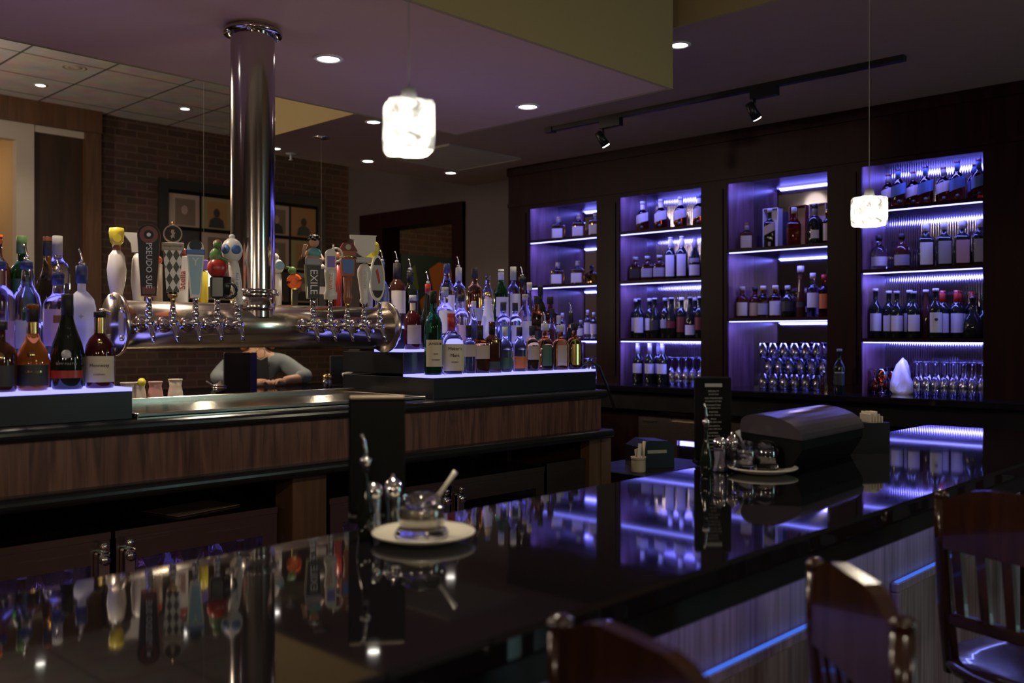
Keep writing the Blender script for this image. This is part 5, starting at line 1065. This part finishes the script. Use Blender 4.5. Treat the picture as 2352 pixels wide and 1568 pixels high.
for s in (-1, 1):
    part('eye', MB().sph(.012, (s*.03, -.172, 1.47)), 'label_white', t); part('ear', MB().sph(.018, (s*.082, -.09, 1.455), .5, 1, 1.5), 'skin', t)
part('mouth', MB().sph(.018, (0, -.176, 1.41), 1.1, .4, .35), 'plastic_red', t)
def hand(sx):
    c = Vector((sx*.07 if sx < 0 else .10, -.38, 1.098)); dr = Vector((-sx*.75, -.65, 0)).normalized(); pr = Vector((-dr.y, dr.x, 0))
    part('palm', MB().tube([tuple(c-dr*.015), tuple(c+dr*.03), tuple(c+dr*.065)], [.020, .025, .022], 12), 'skin', t)
    for k in range(4):
        o = pr*(-.021+.014*k); ln = (.050, .058, .054, .042)[k]
        part('finger', MB().tube([tuple(c+dr*.06+o), tuple(c+dr*(.06+ln*.4)+o+Vector((0, 0, .010))), tuple(c+dr*(.06+ln*.75)+o+Vector((0, 0, .0))), tuple(c+dr*(.06+ln)+o+Vector((0, 0, -.014)))], [.009, .0085, .008, .0065], 8), 'skin', t)
    part('thumb', MB().tube([tuple(c+dr*.01-pr*sx*.018), tuple(c+dr*.04-pr*sx*.034), tuple(c+dr*.06-pr*sx*.032)], [.010, .0095, .008], 8), 'skin', t)
hand(-1); hand(1)
# stool for the person
t = thing('bar_stool', 'dark stool carrying the person at the far counter', 'stool', (PX+.02, PY+.03, 0), -.35)
part('seat', MB().lathe([(0, .66), (.17, .66), (.18, .68), (.17, .69), (0, .69)], 24), 'chair_wood', t)
for a in range(4): part('leg', MB().tube([(.12*cos(a*pi/2+.8), .12*sin(a*pi/2+.8), .66), (.19*cos(a*pi/2+.8), .19*sin(a*pi/2+.8), 0)], .014), 'chair_wood', t)
# bottles inside the coolers
for ci, (a, b_, h, l) in enumerate(cl):
    n = 7
    for i in range(n):
        if ci == 0 and i < 4: continue
        x = a+.075+(b_-a-.15)*i/(n-1)
        bottle('beer_bottle', 'small bottle top glowing violet, %s from left in the %s' % (ORD[i-4 if ci == 0 else i], ['leftmost cooler', 'cooler left of the wooden post', 'cooler behind the near menu', 'cooler with the bright window'][ci]), (x, 2.72+.05*(i % 2), .54), 0, 'wine', .225+.02*(i*ci % 3), .028, 'dark_amber' if (i+ci) % 3 else 'clear_glass', lab=(.2, .45, 1, 'label_white'), cap=('label_white', .88), group='bottles in the coolers')

# ------------------------------------------------------------------ settle: keep neighbouring bottles from touching
bpy.context.view_layer.update()
def foot(o):
    ms = [c for c in ([o] if o.type == 'MESH' else o.children) if c.type == 'MESH' and c.name.split('.')[0] in ('glass', 'wine_glass', 'amber_goblet', 'folded_cloth')]
    if not ms: return None
    vs = ms[0].data.vertices; sx = ms[0].matrix_world.to_scale().x
    w = max(abs(v.co.x) for v in vs)*sx; d = max(abs(v.co.y) for v in vs)*sx
    return max(w, d) if abs(w-d) < .006 else (w+d)/2
items = []
for o in list(bpy.data.objects):
    if o.parent is None and o.get('category') and not o.name.startswith('beer_bottle'):
        r = foot(o)
        if r:
            x, y, z = o.location
            if o.name.startswith('amber_goblet') and z > CBZ+.1: z = CBZ
            if x > 5.6:
                bay = [b for b in bays if b[1]-.02 < y < b[0]+.02]
                if not bay: continue
                items.append([o, r, (round(z, 2), bay[0]), (XF+.03+r, XF+XD-.01-r, bay[0][1]+r+.003, bay[0][0]-r-.003)])
            elif z > 1.2 and 2.6 < y < 3.2:
                k = 0 if z < 1.3 else 1 if z < 1.4 else 2
                ya, yb = ((2.64, 2.806), (2.814, 2.986), (2.994, 3.19))[k]
                xa, xb = (.36, 1.188) if x < 2 else (2.34, 3.305)
                items.append([o, r, (k, xa), (xa+r, xb-r, ya+r, yb-r)])
for it in range(220):
    for i, a in enumerate(items):
        for b in items[i+1:]:
            if a[2] != b[2]: continue
            dx, dy = b[0].location.x-a[0].location.x, b[0].location.y-a[0].location.y; d = hypot(dx, dy) or 1e-4; m = a[1]+b[1]+.001-d
            if m > 0:
                if a[2][0] in (0, 1, 2): ux, uy = dx, dy*1.8+(.004 if dy >= 0 else -.004)
                else: ux, uy = dx*1.8+(.004 if dx >= 0 else -.004), dy
                n = hypot(ux, uy); ux, uy = ux/n*m*.35, uy/n*m*.35
                a[0].location.x -= ux; a[0].location.y -= uy; b[0].location.x += ux; b[0].location.y += uy
    for o, r, _, (xa, xb, ya, yb) in items:
        o.location.x = min(max(o.location.x, xa), max(xa, xb)); o.location.y = min(max(o.location.y, ya), max(ya, yb))
